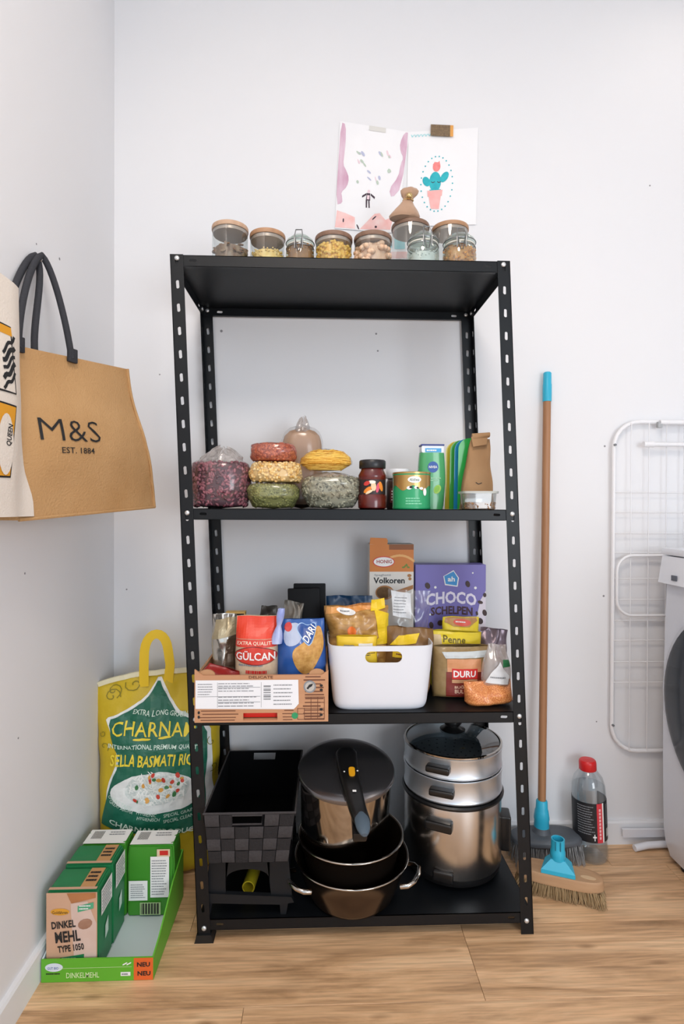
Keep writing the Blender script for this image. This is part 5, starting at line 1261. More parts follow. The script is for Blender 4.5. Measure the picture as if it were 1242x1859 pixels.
def stext(s, x0, x1, y, hpx, m, yr=None, **kw):
    a = K(x0, y); b = K(x1, yr if yr else y); c = ((a[0] + b[0]) / 2, (a[1] + b[1]) / 2); L = math.hypot(b[0] - a[0], b[1] - a[1]); hh = abs(K(x0, y - hpx)[1] - a[1])
    text(t, s, S, c[0], c[1], L, hh, m, off=.0042, rot=math.atan2(b[1] - a[1], b[0] - a[0]), step=.008, **kw)
M_mint = mat('mint_letter', '#cfe3d6', .5); M_yl = mat('sack_yellow_letter', '#e6cf3a', .5)
stext('EXTRA LONG GRAIN', 241, 338, 1298, 9, M_mint, 1301, bold=.01)
stext('CHARNAM', 204, 352, 1326, 26, M_yl, 1327, bold=.005)
decal(t, 'leaf_flourish', [ell(*K(258, 1344), .022, .0035, 16), ell(*K(298, 1341), .016, .0032, 16)], S, M_yl, off=.0042)
stext('INTERNATIONAL PREMIUM QUALITY', 198, 362, 1358, 9, M_mint, 1356, bold=.01)
stext('SELLA BASMATI RICE', 200, 358, 1382, 21, M_yl, 1376, bold=.02)
decal(t, 'plate', [ell(*K(284, 1437), .112, .052, 32, -.06)], S, M_sackw, off=.0036, step=.008)
R = random.Random(12)
M_rice = mat('rice_print', '#eef0ec', .5); M_riceg = mat('rice_shadow_print', '#9fb3b0', .6)
decal(t, 'rice_heap', [ell(*K(286, 1428), .080, .042, 26)] , S, mat('rice_heap_print', '#a3b5b2', .6, var=(160, .7), color2='#f2f3f0'), off=.0044, step=.008)
gr = []
for i in range(150):
    a = R.random() * 6.28; q = math.sqrt(R.random()); u, v = K(286 + 52 * q * math.cos(a), 1427 + 30 * q * math.sin(a))
    gr.append(ell(u, v, .0075, .0014, 6, R.random() * 3.14))
decal(t, 'rice_grains', gr, S, M_rice, off=.0054, step=0)['kind'] = 'stuff'
for nm, c, n in (('red', '#c8402f', 9), ('orange', '#dba04a', 10), ('green', '#3c7a48', 8)):
    decal(t, nm + '_vegetables', [ell(*K(286 + 46 * (R.random() * 2 - 1), 1428 + 26 * (R.random() * 2 - 1)), .004 + .004 * R.random(), .003 + .002 * R.random(), 8, R.random() * 3) for _ in range(n)], S, mat('veg_' + nm, c, .5), off=.0060, step=0)['kind'] = 'stuff'
for s, x0, x1, y, yr in (('GREAT TASTE', 198, 240, 1448, 1466), ('GREAT AROMA', 200, 242, 1456, 1474), ('HYGIENIC', 249, 284, 1472, 1476), ('HYGIENISCH', 249, 290, 1482, 1484), ('SPECIAL GRAIN', 298, 350, 1478, 1466), ('SPECIAL CLEAN', 298, 350, 1488, 1476)):
    stext(s, x0, x1, y, 6, M_mint, yr)
stext('CHARNAM PRODUCTS', 200, 372, 1492, 9, M_mint, 1497, bold=.02, arc=-.014)
sw = []
for i in range(15):
    cx, cy = ((180 + R.random() * 160), 1240 + R.random() * 45)
    if abs(cx - 286) < (cy - 1228) * 1.6: continue
    sp = [K(cx + (2 + 1.35 * q) * math.cos(q * .62 + i), cy + (2 + 1.25 * q) * math.sin(q * .62 + i)) for q in range(12)]
    if max(abs(p[0]) for p in sp) < w * .46 and max(p[1] for p in sp) < hS - .010: sw += ribbon(sp, .0022)
for cx, cy in ((186, 1335), (190, 1360), (382, 1350), (386, 1395), (384, 1320)):
    sp = [K(cx + (1 + .9 * q) * math.cos(q * .62 + cx), cy + (1 + .9 * q) * math.sin(q * .62 + cx)) for q in range(10)]; sp = [(max(-w * .47, min(w * .47, a)), b) for a, b in sp]; sw += ribbon(sp, .0018)
decal(t, 'swirl_print', sw, S, mat('swirl_olive', '#857a1e', .6), off=.0020, step=0)['kind'] = 'stuff'
hem = [S(-w * .495 + w * .99 * i / 24, hS) + Vector((0, 0, .001)) for i in range(25)]
mk('top_hem', G().tube(hem, .0, 4, sq=(.006, .0045, (0, 0, 1))), mat('sack_cream_hem', '#e0d9b8', .7), t, 0)
a, b = K(258, 1215)[0], K(304, 1215)[0]; zt_ = hS - .035; hh_ = K(280, 1157)[1]
hp = [(a, zt_)] + [(a, hS + .02)] + [((a + b) / 2 - (b - a) / 2 * math.cos(q), hS + .03 + (hh_ - hS - .03) * math.sin(q) ** .7) for q in [PI * i / 12 for i in range(1, 12)]] + [(b + .004, hS + .02), (b - .002, zt_)]
mk('handle_strap', G().tube([(x, S((a + b) / 2, zt_).y - .004 - .004 * (z_ - zt_) / .1, z_) for x, z_ in hp], 0, 4, sq=(.012, .0014, 'xz')), mat('strap_yellow', '#e3bd1a', .45), t, 0)

# cardboard tray of flour packs
M_tg = mat('tray_green', '#5fae2e', .45); M_tgd = mat('tray_dark_green', '#3f8f28', .45); M_tin = mat('tray_inside', '#cfdcdf', .6)
tx0, tx1, ty0, ty1 = -.573, -.345, 1.152, 1.400
t = thing('cardboard_tray', 'bright green cardboard display tray lettered DINKELMEHL', 'tray', (tx0, ty0, .0005))
tw, td = tx1 - tx0, ty1 - ty0; T = .003
tf = mk('front_panel', G().box(0, tw, 0, T, 0, .047), M_tg, t, 0)
mk('tray_floor', G().box(T, tw - T, T, td - T, 0, T), M_tin, t, 0)
def tslope(x0): return G().prism([(T, 0), (td, 0), (td, .118), (td * .62, .100), (td * .18, .056), (T, .047)], x0, x0 + T, axis='x')
mk('side_panel', tslope(0), M_tin, t, 0, fix=True); sp_ = mk('side_panel', tslope(tw - T), M_tg, t, 0, fix=True)
g = G().prism([(T, .004), (td - .001, .004), (td - .001, .114), (td * .62, .097), (td * .18, .053), (T, .044)], tw - T - .0006, tw - T - .0002, axis='x'); mk('panel_lining', g, M_tin, sp_, 0, fix=True)
mk('rear_panel', G().box(T, tw - T, td - T, td, 0, .118), M_tg, t, 0)
S = flat(0, 0); kt = mpp(ty0, 170); U = lambda x, y: ((x - 74) * kt * 1.0, .0235 + (1753 - y) * kt)
decal(tf, 'orange_panel', rect(tw - 36 * kt, .0005, tw - .0005, .0465), S, mat('tray_orange', '#e0642a', .45), step=0)
text(tf, 'NEU', S, tw - 18 * kt, .033, 24 * kt, 8.5 * kt, M_ink, off=.0008, bold=.035); text(tf, 'NEU', S, tw - 17 * kt, .0145, 24 * kt, 8.5 * kt, M_ink, off=.0008, bold=.035)
text(tf, 'DINKELMEHL', S, tw * .37, .014, 60 * kt, 10 * kt, mat('pale_green_letter', '#d3ecb0', .5), off=.0007, bold=.01)
decal(tf, 'pale_line', rect(.034, .0285, tw - 40 * kt, .0292), S, mat('pale_green_letter', '#d3ecb0'), off=.0006, step=0)
decal(tf, 'emblem', [ell(.026, .031, .018, .0088, 22)], S, mat('emblem_pale', '#d8e0ee', .5), step=0); text(tf, 'GUT BIO', S, .024, .0295, .022, .005, mat('emblem_blue_letter', '#3a57a0', .5), off=.0008)
lines(tf, S, .010, .016, .040, .020, 1, M_ink, .6, 3); decal(tf, 'white_tag', rect(tw - 60 * kt, .010, tw - 42 * kt, .018), S, M_white, step=0); lines(tf, S, tw - 58 * kt, .011, tw - 43 * kt, .017, 1, M_grey, .5, 2, off=.0009)
decal(tf, 'wheat_mark', [ell(tw - 54 * kt + .004 * i, .034 + .002 * (i % 2), .0035, .0014, 8, .5) for i in range(4)], S, M_white, step=0)['kind'] = 'stuff'
def block_geo(w, d, h, seed, gable=.0):
    """paper flour pack: soft-edged block with a folded top"""
    bm = bmesh.new(); bmesh.ops.create_cube(bm, size=1); bmesh.ops.subdivide_edges(bm, edges=bm.edges[:], cuts=7, use_grid_fill=True)
    for q in bm.verts:
        x, y, z_ = q.co.x * 2, q.co.y * 2, q.co.z + .5
        b = .5 * (1 - x * x) * (1 - (2 * z_ - 1) ** 2)
        c2 = .5 * (1 - y * y) * (1 - (2 * z_ - 1) ** 2)
        sh_ = 1 - .05 * max(0, z_ - .86) / .14
        q.co = Vector((x * w / 2 * sh_ + math.copysign(.0018, x) * c2 * (abs(x) > .98), y * d / 2 * sh_ + math.copysign(.003, y) * b * (abs(y) > .98), z_ * h + .0015 * nz(x * 2 + seed, y * 2, z_ * 3) * z_))
    for q in bm.verts: q.co += Vector((.0008 * nz(q.co.x * 60, q.co.z * 60, seed), .0008 * nz(q.co.z * 60, q.co.x * 50, seed + 3), 0))
    bmesh.ops.bevel(bm, geom=[e for e in bm.edges if e.calc_face_angle(0) > 1.2], offset=.0035, segments=2, affect='EDGES')
    return G().bm(bm)
M_pink = mat('dinkel_paper', '#cfa78a', .6, var=(6, .6), color2='#c3987c'); M_dg = mat('dinkel_green', '#1f7a48', .5)
def dinkel(x0, y0, w, d, h, label, front):
    t = thing('flour_pack', label, 'flour pack', (x0 + w / 2, y0 + d / 2, .0042), group='flour packs in the green tray')
    mk('pack_body', block_geo(w, d, h, y0 * 10), M_dg, t, 50)
    Sf = lambda u, v: Vector((u, -d / 2 - .0028 * (1 - (2 * u / w) ** 2) * .5 * (1 - (2 * v / h - 1) ** 2) * 1.1 - .0006, v))
    St = lambda u, v: Vector((u, -d / 2 + v, h + .0014))
    Sr = lambda u, v: Vector((w / 2 + .0024, -d / 2 + u, v))
    if front:
        decal(t, 'front_paper', rect(-w * .485, .004, w * .485, h - .003), Sf, M_pink, off=.0004)
        decal(t, 'flour_photo', [(w * .06, .02), (w * .47, .006), (w * .47, h * .62), (w * .30, h * .88), (-.002, h * .86), (w * .02, h * .5)], Sf, mat('flour_photo', '#c9a99a', .6, var=(16, .6), color2='#ddc8bd'), off=.0010)
        decal(t, 'grain_photo', [ell(w * .26, h * .62, w * .14, h * .06, 12, .3)], Sf, mat('grain_photo', '#8a5f48', .6, var=(40, .6), color2='#b08872'), off=.0014)
        decal(t, 'brown_top', [(w * .0, h * .86), (w * .46, h * .92), (w * .46, h - .004), (-.01, h - .004)], Sf, mat('brown_band', '#9c6238', .6, var=(20, .6), color2='#b97c4c'), off=.0014)
        decal(t, 'logo', ell(-w * .22, h * .765, w * .18, h * .040, 18), Sf, mat('ochre_logo', '#d99a2a', .5), off=.0012); text(t, 'Goldähren', Sf, -w * .22, h * .76, w * .30, h * .035, M_ink, off=.0016)
        text(t, 'DINKEL', Sf, -w * .15, h * .62, w * .46, h * .085, M_ink, off=.0016, bold=.03, rot=.10); text(t, 'MEHL', Sf, -w * .07, h * .48, w * .48, h * .13, M_ink, off=.0016, bold=.03, rot=.10); text(t, 'TYPE 1050', Sf, -w * .01, h * .345, w * .50, h * .08, M_ink, off=.0016, bold=.03, rot=.12)
        decal(t, 'green_tag', [(-w * .22, h * .16), (w * .24, h * .20), (w * .24, h * .27), (-w * .22, h * .23)], Sf, M_dg, off=.0012); lines(t, Sf, -w * .18, h * .185, w * .18, h * .24, 2, M_mint, .4, 2, off=.0018)
        decal(t, 'mint_sticker', [(w * .12, h * .76), (w * .42, h * .80), (w * .42, h * .87), (w * .12, h * .83)], Sf, mat('mint_sticker', '#4fa37a', .5), off=.0018); lines(t, Sf, w * .15, h * .785, w * .38, h * .85, 2, M_white, .4, 3, off=.0024)
    decal(t, 'top_label', rect(w * .12, d * .12, w * .40, d * .92), St, mat('kraft_label', '#c08f5c', .6), off=.0006, step=0); lines(t, St, w * .15, d * .3, w * .37, d * .8, 3, M_ink, .5, 4, off=.001)
    decal(t, 'top_fold', rect(-w * .46, d * .02, w * .46, d * .12), St, M_pink, off=.0006, step=0)
    decal(t, 'side_label', rect(d * .12, h * .66, d * .9, h * .96), Sr, M_white, off=.0006, step=0); lines(t, Sr, d * .18, h * .68, d * .85, h * .94, 7, M_grey, .35, 5, off=.001)
    decal(t, 'side_mark', [(d * .4, h * .3), (d * .62, h * .34), (d * .62, h * .52), (d * .4, h * .46)], Sr, M_mint, off=.0006, step=0)
    return t
dinkel(-.5685, 1.162, .107, .076, .178, 'front flour pack with brown label lettered DINKEL MEHL', True)
dinkel(-.5675, 1.241, .107, .074, .182, 'second flour pack right behind the DINKEL MEHL front pack', False)
def green_pack(x0, y0, w, d, h, label, full):
    t = thing('flour_pack', label, 'flour pack', (x0 + w / 2, y0 + d / 2, .0042), group='flour packs in the green tray')
    mk('pack_body', block_geo(w, d, h, y0 * 7 + x0), M_tgd, t, 50)
    Sf = lambda u, v: Vector((u, -d / 2 - .0036, v)); St = lambda u, v: Vector((u, -d / 2 + v, h + .0016))
    decal(t, 'top_label', rect(-w * .46, .003, w * .46, d * .96), St, M_white, off=.0006, step=0)
    decal(t, 'barcode', [rect(-w * .36 + .0026 * i, d * .35, -w * .36 + .0026 * i + .0012, d * .85) for i in range(10)], St, M_ink, off=.001, step=0)['kind'] = 'stuff'; lines(t, St, w * .0, d * .55, w * .4, d * .85, 2, M_grey, .4, 5, off=.001)
    if full:
        decal(t, 'note', rect(-w * .46, h * .24, -w * .06, h * .52), Sf, M_white, off=.0004, step=0); lines(t, Sf, -w * .42, h * .27, -w * .1, h * .48, 7, M_grey, .35, 6, off=.0008)
        decal(t, 'note', rect(.0, h * .28, w * .40, h * .86), Sf, M_white, off=.0005, step=0); lines(t, Sf, w * .03, h * .31, w * .36, h * .82, 14, M_grey, .35, 7, off=.0009)
        decal(t, 'small_badge', rect(w * .14, h * .86, w * .42, h * .965), Sf, mat('badge_cream', '#e0c9a8', .5), off=.0009, step=0); decal(t, 'badge_red', rect(w * .2, h * .88, w * .38, h * .945), Sf, M_redp, off=.0013, step=0)
        decal(t, 'barcode', [rect(-w * .2 + .0034 * i, .008, -w * .2 + .0034 * i + .0015 * (1 + i % 2), h * .2) for i in range(13)], Sf, M_ink, off=.0010, step=0)['kind'] = 'stuff'; decal(t, 'barcode_back', rect(-w * .22, .006, w * .22, h * .21), Sf, mat('pale_green_paper', '#b8d49a', .5), off=.0006, step=0)
    else:
        decal(t, 'blue_note', rect(w * .12, h * .45, w * .40, h * .9), Sf, mat('note_pale_blue', '#b9cfdd', .5), off=.0004, step=0); decal(t, 'brown_photo', rect(w * .12, h * .28, w * .42, h * .44), Sf, mat('brown_band', '#9c6238'), off=.0005, step=0)
green_pack(-.459, 1.328, .110, .062, .168, 'bright green flour pack at the right rear of the tray', True)
green_pack(-.5695, 1.328, .107, .062, .172, 'green flour pack with white top label at the left rear', False)

# ------------------------------------------------------------------ bags on the left wall
M_jute = mat('jute', '#c29a6b', .85, var=(7, .6), color2='#ad8353', bump=(260, .7)); M_strap = mat('dark_cotton_strap', '#2c2d33', .85, bump=(200, .5)); M_canvas = mat('cream_canvas', '#ddd2c6', .85, var=(4, .6), color2='#e6dcd1', bump=(300, .4))
A, B = Vector((-.530, 1.000)), Vector((-.413, 1.292))
ang = math.atan2(B.y - A.y, B.x - A.x); dJ = Vector((math.cos(ang), math.sin(ang), 0)); nJ = Vector((math.sin(ang), -math.cos(ang), 0))
bz = at(68, 945, 1.03).z; WJ = (B - A).length
def J(x, y):
    """photo pixel -> coordinates on the bag's front face"""
    P0 = Vector((A.x, A.y, 0)); r = ray(x, y); tt = (P0 - CAM).dot(nJ) / r.dot(nJ); p = CAM + r * tt
    return ((p - P0).dot(dJ), p.z - bz)
t = thing('jute_bag', 'brown jute shopping bag with dark handles lettered M&S', 'bag', (A.x, A.y, bz), (0, 0, ang))
tl, tr_, br_, bl_ = (-.012, J(35, 622)[1]), J(246, 668), J(277, 921), (-.012, J(66, 944)[1])
HJ = tr_[1]
def SJ(u, v):
    a = max(0, min(1, u / WJ)); b = max(0, min(1, v / HJ))
    p = Vector(bl_).lerp(Vector(br_), a).lerp(Vector(tl).lerp(Vector(tr_), a), b)
    y = -.004 - .010 * math.sin(PI * a) * math.sin(PI * b) + .005 * nz(a * 3, b * 3, 2) + .03 * smooth01((b - .3) / .7) + .012 * max(0, .18 - abs(a - .93)) * (1 - b) * nz(a * 20, b * 12)
    return Vector((p.x + (.003 * math.sin(b * 7) * a ** 6), y, p.y))
g = G().grid(lambda u, v: SJ(u * WJ, v * HJ), 34, 34); mk('front_panel', g, M_jute, t, 70)
dep = .050
def SB(u, v):
    p = SJ(u, v); return Vector((p.x - .012 * (1 - v / HJ), dep - .015 * smooth01((v / HJ - .3) / .7), p.z))
mk('rear_panel', G().grid(lambda u, v: SB(WJ * (1 - u), v * HJ), 8, 10), M_jute, t, 70)
mk('side_gusset', G().grid(lambda u, v: SJ(WJ, v * HJ).lerp(SB(WJ, v * HJ), u) + Vector((-.010 * math.sin(PI * u) * v, 0, 0)), 8, 20), M_jute, t, 70)
mk('side_gusset', G().grid(lambda u, v: SB(0, v * HJ).lerp(SJ(0, v * HJ), u), 6, 20), M_jute, t, 70)
mk('bag_bottom', G().grid(lambda u, v: SJ(WJ * u, 0).lerp(SB(WJ * u, 0), 1 - v), 12, 4), M_jute, t, 70)
for nm, L in (('side_seam', [SJ(WJ, HJ * i / 20) + Vector((.0, -.002, 0)) for i in range(21)]), ('bottom_seam', [SJ(WJ * i / 20, 0) + Vector((0, -.002, .001)) for i in range(21)])):
    mk(nm, G().tube(L, .0034, 6), M_jute, t, 60)
text(t, 'M&S', SJ, (J(78, 780)[0] + J(177, 780)[0]) / 2, (J(120, 775)[1]) - .002, J(177, 780)[0] - J(78, 780)[0], J(90, 746)[1] - J(90, 790)[1], M_ink, off=.0016, bold=-.012)
text(t, 'EST. 1884', SJ, (J(109, 820)[0] + J(163, 820)[0]) / 2, J(136, 818)[1], J(163, 820)[0] - J(109, 820)[0], .0125, M_ink, off=.0016, bold=.005)
hook = atx(70, 466, XL + .014)
inv = (Matrix.Translation((A.x, A.y, bz)) @ Matrix.Rotation(ang, 4, 'Z')).inverted()
hk = inv @ hook
def loop(p0, p1, top, sag_, w_=.010):
    p0, p1, top = Vector(p0), Vector(p1), Vector(top); L = []
    def bz_(a, b, c, d, s): return a * (1 - s) ** 3 + b * 3 * s * (1 - s) ** 2 + c * 3 * s * s * (1 - s) + d * s ** 3
    ax = (p1 - p0).normalized()
    for i in range(15): L.append(bz_(p0, p0 + Vector((0, 0, .06)), top - ax * .030 + Vector((0, 0, -.02)), top, i / 14))
    for i in range(1, 15): L.append(bz_(top, top + ax * .030 + Vector((0, 0, -.02)), p1 + Vector((0, 0, .06)) - ax * .01, p1, i / 14))
    return L
hookt = hk + Vector((0, 0, 0))
def strap(L): return G().tube(L, .0065, 10)
u0, u1 = J(60, 625)[0], J(157, 655)[0]
mk('front_handle', strap(loop(SJ(u0, HJ * .985) + Vector((0, -.004, 0)), SJ(u1, HJ * .985) + Vector((0, -.004, 0)), hookt + Vector((.004, -.004, .004)), 0)), M_strap, t, 60)
mk('rear_handle', strap(loop(SB(u0 - .02, HJ * .985) + Vector((0, 0, 0)), SB(u1 - .075, HJ * .97), hookt + Vector((-.006, .003, .001)), 0)), M_strap, t, 60)
for u in (u0, u1):
    c = SJ(u, HJ * .98); mk('handle_tab', G().box(c.x - .011, c.x + .011, c.y - .009, c.y - .002, c.z - .006, c.z + .022, .002), M_strap, t, 40)
o = mk('wall_hook', G().tube([(XL - .002, hook.y, hook.z - .014), (XL + .016, hook.y, hook.z - .012), (XL + .020, hook.y, hook.z - .004)], .0032, 8), M_zinc, None, 60)
tag(o, 'small metal wall hook holding the dark bag handles', 'hook')

A2, B2 = Vector((-.560, .640)), Vector((-.512, .988))
ang = math.atan2(B2.y - A2.y, B2.x - A2.x); dT = Vector((math.cos(ang), math.sin(ang), 0)); nT = Vector((math.sin(ang), -math.cos(ang), 0)); WT = (B2 - A2).length
zb2 = at(60, 938, .97).z
def Tq(x, y):
    P0 = Vector((A2.x, A2.y, 0)); r = ray(x, y); tt = (P0 - CAM).dot(nT) / r.dot(nT); p = CAM + r * tt; return ((p - P0).dot(dT), p.z - zb2)
t = thing('tote_bag', 'cream canvas tote bag with orange framed zebra prints', 'bag', (A2.x, A2.y, zb2), (0, 0, ang))
HT = Tq(30, 520)[1]
EDGE = [Tq(68, 936), Tq(66, 905), Tq(50, 850), Tq(41, 780), Tq(38, 690), Tq(36, 610), Tq(36, 560), Tq(35, 520)]
def edge(v):
    for (a0, b0), (a1, b1) in zip(EDGE, EDGE[1:]):
        if v <= b1: return a0 + (a1 - a0) * max(0, v - b0) / (b1 - b0)
    return EDGE[-1][0]
def ST(u, v):
    return Vector((u, -.003 - .010 * math.sin(PI * min(1, max(0, u / WT))) * math.sin(PI * min(1, max(0, v / HT))) + .004 * nz(u * 12, v * 9, 7) + .010 * smooth01((u / WT - .86) / .14), v))
def STg(u, v, s=1): vv = v * HT; uu = u * edge(vv); p = ST(uu, vv); return Vector((p.x, p.y if s > 0 else .012 - p.y * .3, p.z + (.03 * (1 - u) if v > .99 else 0)))
G2 = G(); G2.grid(lambda u, v: STg(u, v), 36, 30); G2.grid(lambda u, v: STg(1 - u, v, -1), 12, 12); G2.grid(lambda u, v: STg(1, v).lerp(STg(1, v, -1), u), 2, 30); G2.grid(lambda u, v: STg(v, 0, -1).lerp(STg(v, 0), u), 2, 36)
mk('canvas_body', G2, M_canvas, t, 60)
M_or = mat('ochre_print', '#dd9a22', .6)
def TP(L): return [Tq(*p) for p in L]
e0 = Tq(0, 700)[0] - .13
fr1 = [Tq(12, 594), Tq(21, 717), (e0, Tq(21, 717)[1] - .004), (e0, Tq(12, 594)[1] + .004)]
fr2 = [Tq(19, 740), Tq(10, 864), (e0, Tq(10, 864)[1] - .004), (e0, Tq(19, 740)[1] + .004)]
i1 = [Tq(10, 605), Tq(18, 714), (e0 + .006, Tq(18, 714)[1]), (e0 + .006, Tq(10, 605)[1])]
decal(t, 'ink_frame', fr1, ST, M_ink, off=.0008, step=.012); decal(t, 'orange_strip', [Tq(11, 596), Tq(13, 612), (e0 + .003, Tq(13, 612)[1]), (e0 + .003, Tq(11, 596)[1])], ST, M_or, off=.0018, step=.012); decal(t, 'cream_field', i1, ST, M_canvas, off=.0014, step=.012)
zb_ = []
for i in range(5):
    y = 614 + i * 17; P_ = [Tq(17.0 - 2.4 * q, y + 2.4 * q + 3.5 * math.sin(q * .9 + i * 1.3)) for q in range(10)]
    zb_ += ribbon([(min(a, Tq(16.5, 700)[0]), max(Tq(17, 710)[1], min(b, Tq(12, 608)[1]))) for a, b in P_], .0055 + .002 * (i % 2))
decal(t, 'zebra_stripes', zb_, ST, M_ink, off=.0020, step=0)['kind'] = 'stuff'
decal(t, 'ink_edge', [(a + (.003 if i < 2 else 0), b + (.003 if i in (0, 3) else -.003)) for i, (a, b) in enumerate(fr2)], ST, M_ink, off=.0008, step=.012); decal(t, 'orange_frame', fr2, ST, M_or, off=.0014, step=.012)
decal(t, 'cream_bubble', ell(*Tq(0, 806), Tq(15, 806)[0] - Tq(0, 806)[0], .050, 24), ST, M_canvas, off=.0022, step=.012)
text(t, 'QUEEN', ST, *Tq(7, 790), .036, .014, M_ink, off=.0028, rot=math.radians(82), bold=.02)

# ------------------------------------------------------------------ right side
M_cyan = mat('turquoise_plastic', '#2fb0d0', .4); M_stick = mat('varnished_stick', '#b0805a', .45, var=(5, .6), color2='#9a6b48', stretch=(14, 14, 1)); M_greyp = mat('grey_brush_plastic', '#4d5258', .5, var=(20, .6), color2='#5a5f66')
# broom standing with its handle against the wall
Yt = YW - .016; top = at(994, 676, Yt); bot = at(983, 1514, 1.525)
t = thing('broom', 'broom with wooden handle and grey head leaning on the wall', 'broom', (bot.x, bot.y, 0))
o = Vector((bot.x, bot.y, 0)); a, b = bot - o, top - o; d = b - a
def along(s): return a + d * s
mk('stick', G().tube([along(.05), along(.5), along(.945)], .0108, 16), M_stick, t, 60)
mk('end_cap', G().tube([along(.935), along(.938), along(.972), along(.975), along(.998), along(1.0)], [.0118, .0125, .0125, .0115, .0112, .009], 16), M_cyan, t, 40)
mk('socket', G().tube([along(-.004), along(.004), along(.030), along(.034), along(.050), along(.054), along(.070), along(.072)], [.019, .021, .020, .0215, .0185, .0165, .0155, .0135], 18), M_cyan, t, 40)
zh = .052
def headf(u, v):
    A_ = 2 * PI * u; c, s = math.cos(A_), math.sin(A_); e = 2 / 2.8
    prof = [(0, .90), (.25, 1.0), (.7, .98), (.9, .90), (1.0, .72)]
    for (h0, r0), (h1, r1) in zip(prof, prof[1:]):
        if h0 <= v <= h1: r = r0 + (r1 - r0) * (v - h0) / (h1 - h0); break
    return Vector((.010 + .098 * r * math.copysign(abs(c) ** e, c), -.006 + .046 * r * math.copysign(abs(s) ** e, s), zh + .022 * v))
g = G().grid(headf, 40, 8, wrap=True); n = len(g.v); g.f.append(tuple(range(39, -1, -1))); g.f.append(tuple(range(n - 40, n)))
mk('broom_head', g, M_greyp, t, 50)
mk('neck', G().lathe([(.026, zh + .020), (.022, zh + .028), (.020, zh + .036)], 20, Matrix.Translation((0, 0, 0))), M_greyp, t, 40)
def bristles(n, span, deep, z0, z1, splay, r, seed, cx=0, cy=0):
    R = random.Random(seed); g = G()
    for i in range(n):
        x, y = (R.random() * 2 - 1) * span, (R.random() * 2 - 1) * deep
        p = Vector((cx + x, cy + y, z1)); q = Vector((cx + x * (1 + splay) + (R.random() - .5) * .012, cy + y * (1 + splay) + (R.random() - .5) * .012, z0 + R.random() * .004))
        m_ = p.lerp(q, .5) + Vector(((R.random() - .5) * .004, (R.random() - .5) * .004, 0))
        g.tube([p, m_, q], [r, r, r * .6], 4, cap=False)
    return g
ob = mk('bristles', bristles(900, .090, .040, .001, zh + .003, .10, .0009, 3, .010, -.006), mat('grey_bristles', '#6b6d70', .7, var=(60, .6), color2='#b9b9ba'), t, 60); ob['kind'] = 'stuff'

# loose wooden brush head on the floor
c = (atz(938, 1592, .0) + atz(1098, 1640, .0)) / 2
pL, pR = atz(940, 1575, .045), atz(1095, 1608, .045)
ang = math.atan2(pR.y - pL.y, pR.x - pL.x); L = (pR - pL).length
c = (pL + pR) / 2
t = thing('brush_head', 'wooden brush head with natural bristles and turquoise socket on the floor', 'brush', (c.x, c.y, 0), (0, 0, ang))
M_wood = mat('pale_beech', '#c09a76', .6, var=(6, .6), color2='#aa835f', stretch=(1, 10, 10))
def blk(u, v):
    A_ = 2 * PI * u; cc, s = math.cos(A_), math.sin(A_); e = 2 / 3.2
    r = .97 if v <= .01 else (1.0 if v < .75 else (.985 if v < .93 else .95))
    return Vector((L / 2 * 1.02 * r * math.copysign(abs(cc) ** e, cc), .032 * r * math.copysign(abs(s) ** e, s), .036 + .026 * v))
g = G().grid(blk, 44, 8, wrap=True); n = len(g.v); g.f.append(tuple(range(43, -1, -1))); g.f.append(tuple(range(n - 44, n)))
mk('wooden_block', g, M_wood, t, 50)
mk('finger_groove', G().prism(ell(L * .33, -.008, .018, .007, 20), .0618, .0626, axis='z'), mat('worn_beech', '#d3b28c', .6), t, 40, fix=True)
ob = mk('bristles', bristles(1500, L / 2 * .96, .028, .001, .038, .10, .0011, 8), mat('natural_bristles', '#8f7553', .8, var=(50, .7), color2='#b89f78'), t, 60); ob['kind'] = 'stuff'
bs = []
g = G(); tilt = Matrix.Translation((-.002, 0, .062)) @ Matrix.Rotation(math.radians(-12), 4, 'X')
sx_ = -.004
base = [(-.040, -.028), (.040, -.028), (.034, .026), (-.030, .026)]; topq = [(-.017, -.012), (.017, -.012), (.016, .014), (-.016, .014)]
v = [(x + sx_, y, .0622) for x, y in base] + [(x + sx_, y, .072) for x, y in base] + [(x + sx_, y, .092) for x, y in topq]
g.add(v, [(3, 2, 1, 0)] + [(i, (i + 1) % 4, 4 + (i + 1) % 4, 4 + i) for i in range(4)] + [(4 + i, 4 + (i + 1) % 4, 8 + (i + 1) % 4, 8 + i) for i in range(4)] + [(8, 9, 10, 11)])
mk('socket_base', g, M_cyan, t, 30)
gs = G().lathe([(.0175, .090), (.0185, .100), (.0180, .110), (.0165, .113), (.0165, .140), (.0135, .140), (.0135, .100)], 20, Matrix.Translation((sx_, .001, 0)), cap0=False, cap1=False)
mk('socket_tube', gs, M_cyan, t, 40)
for x in (-.006, .006): mk('socket_slit', G().box(sx_ + x - .001, sx_ + x + .001, -.0172, -.0162, .118, .1405), mat('dark_turquoise', '#13667c', .6), t, 0)

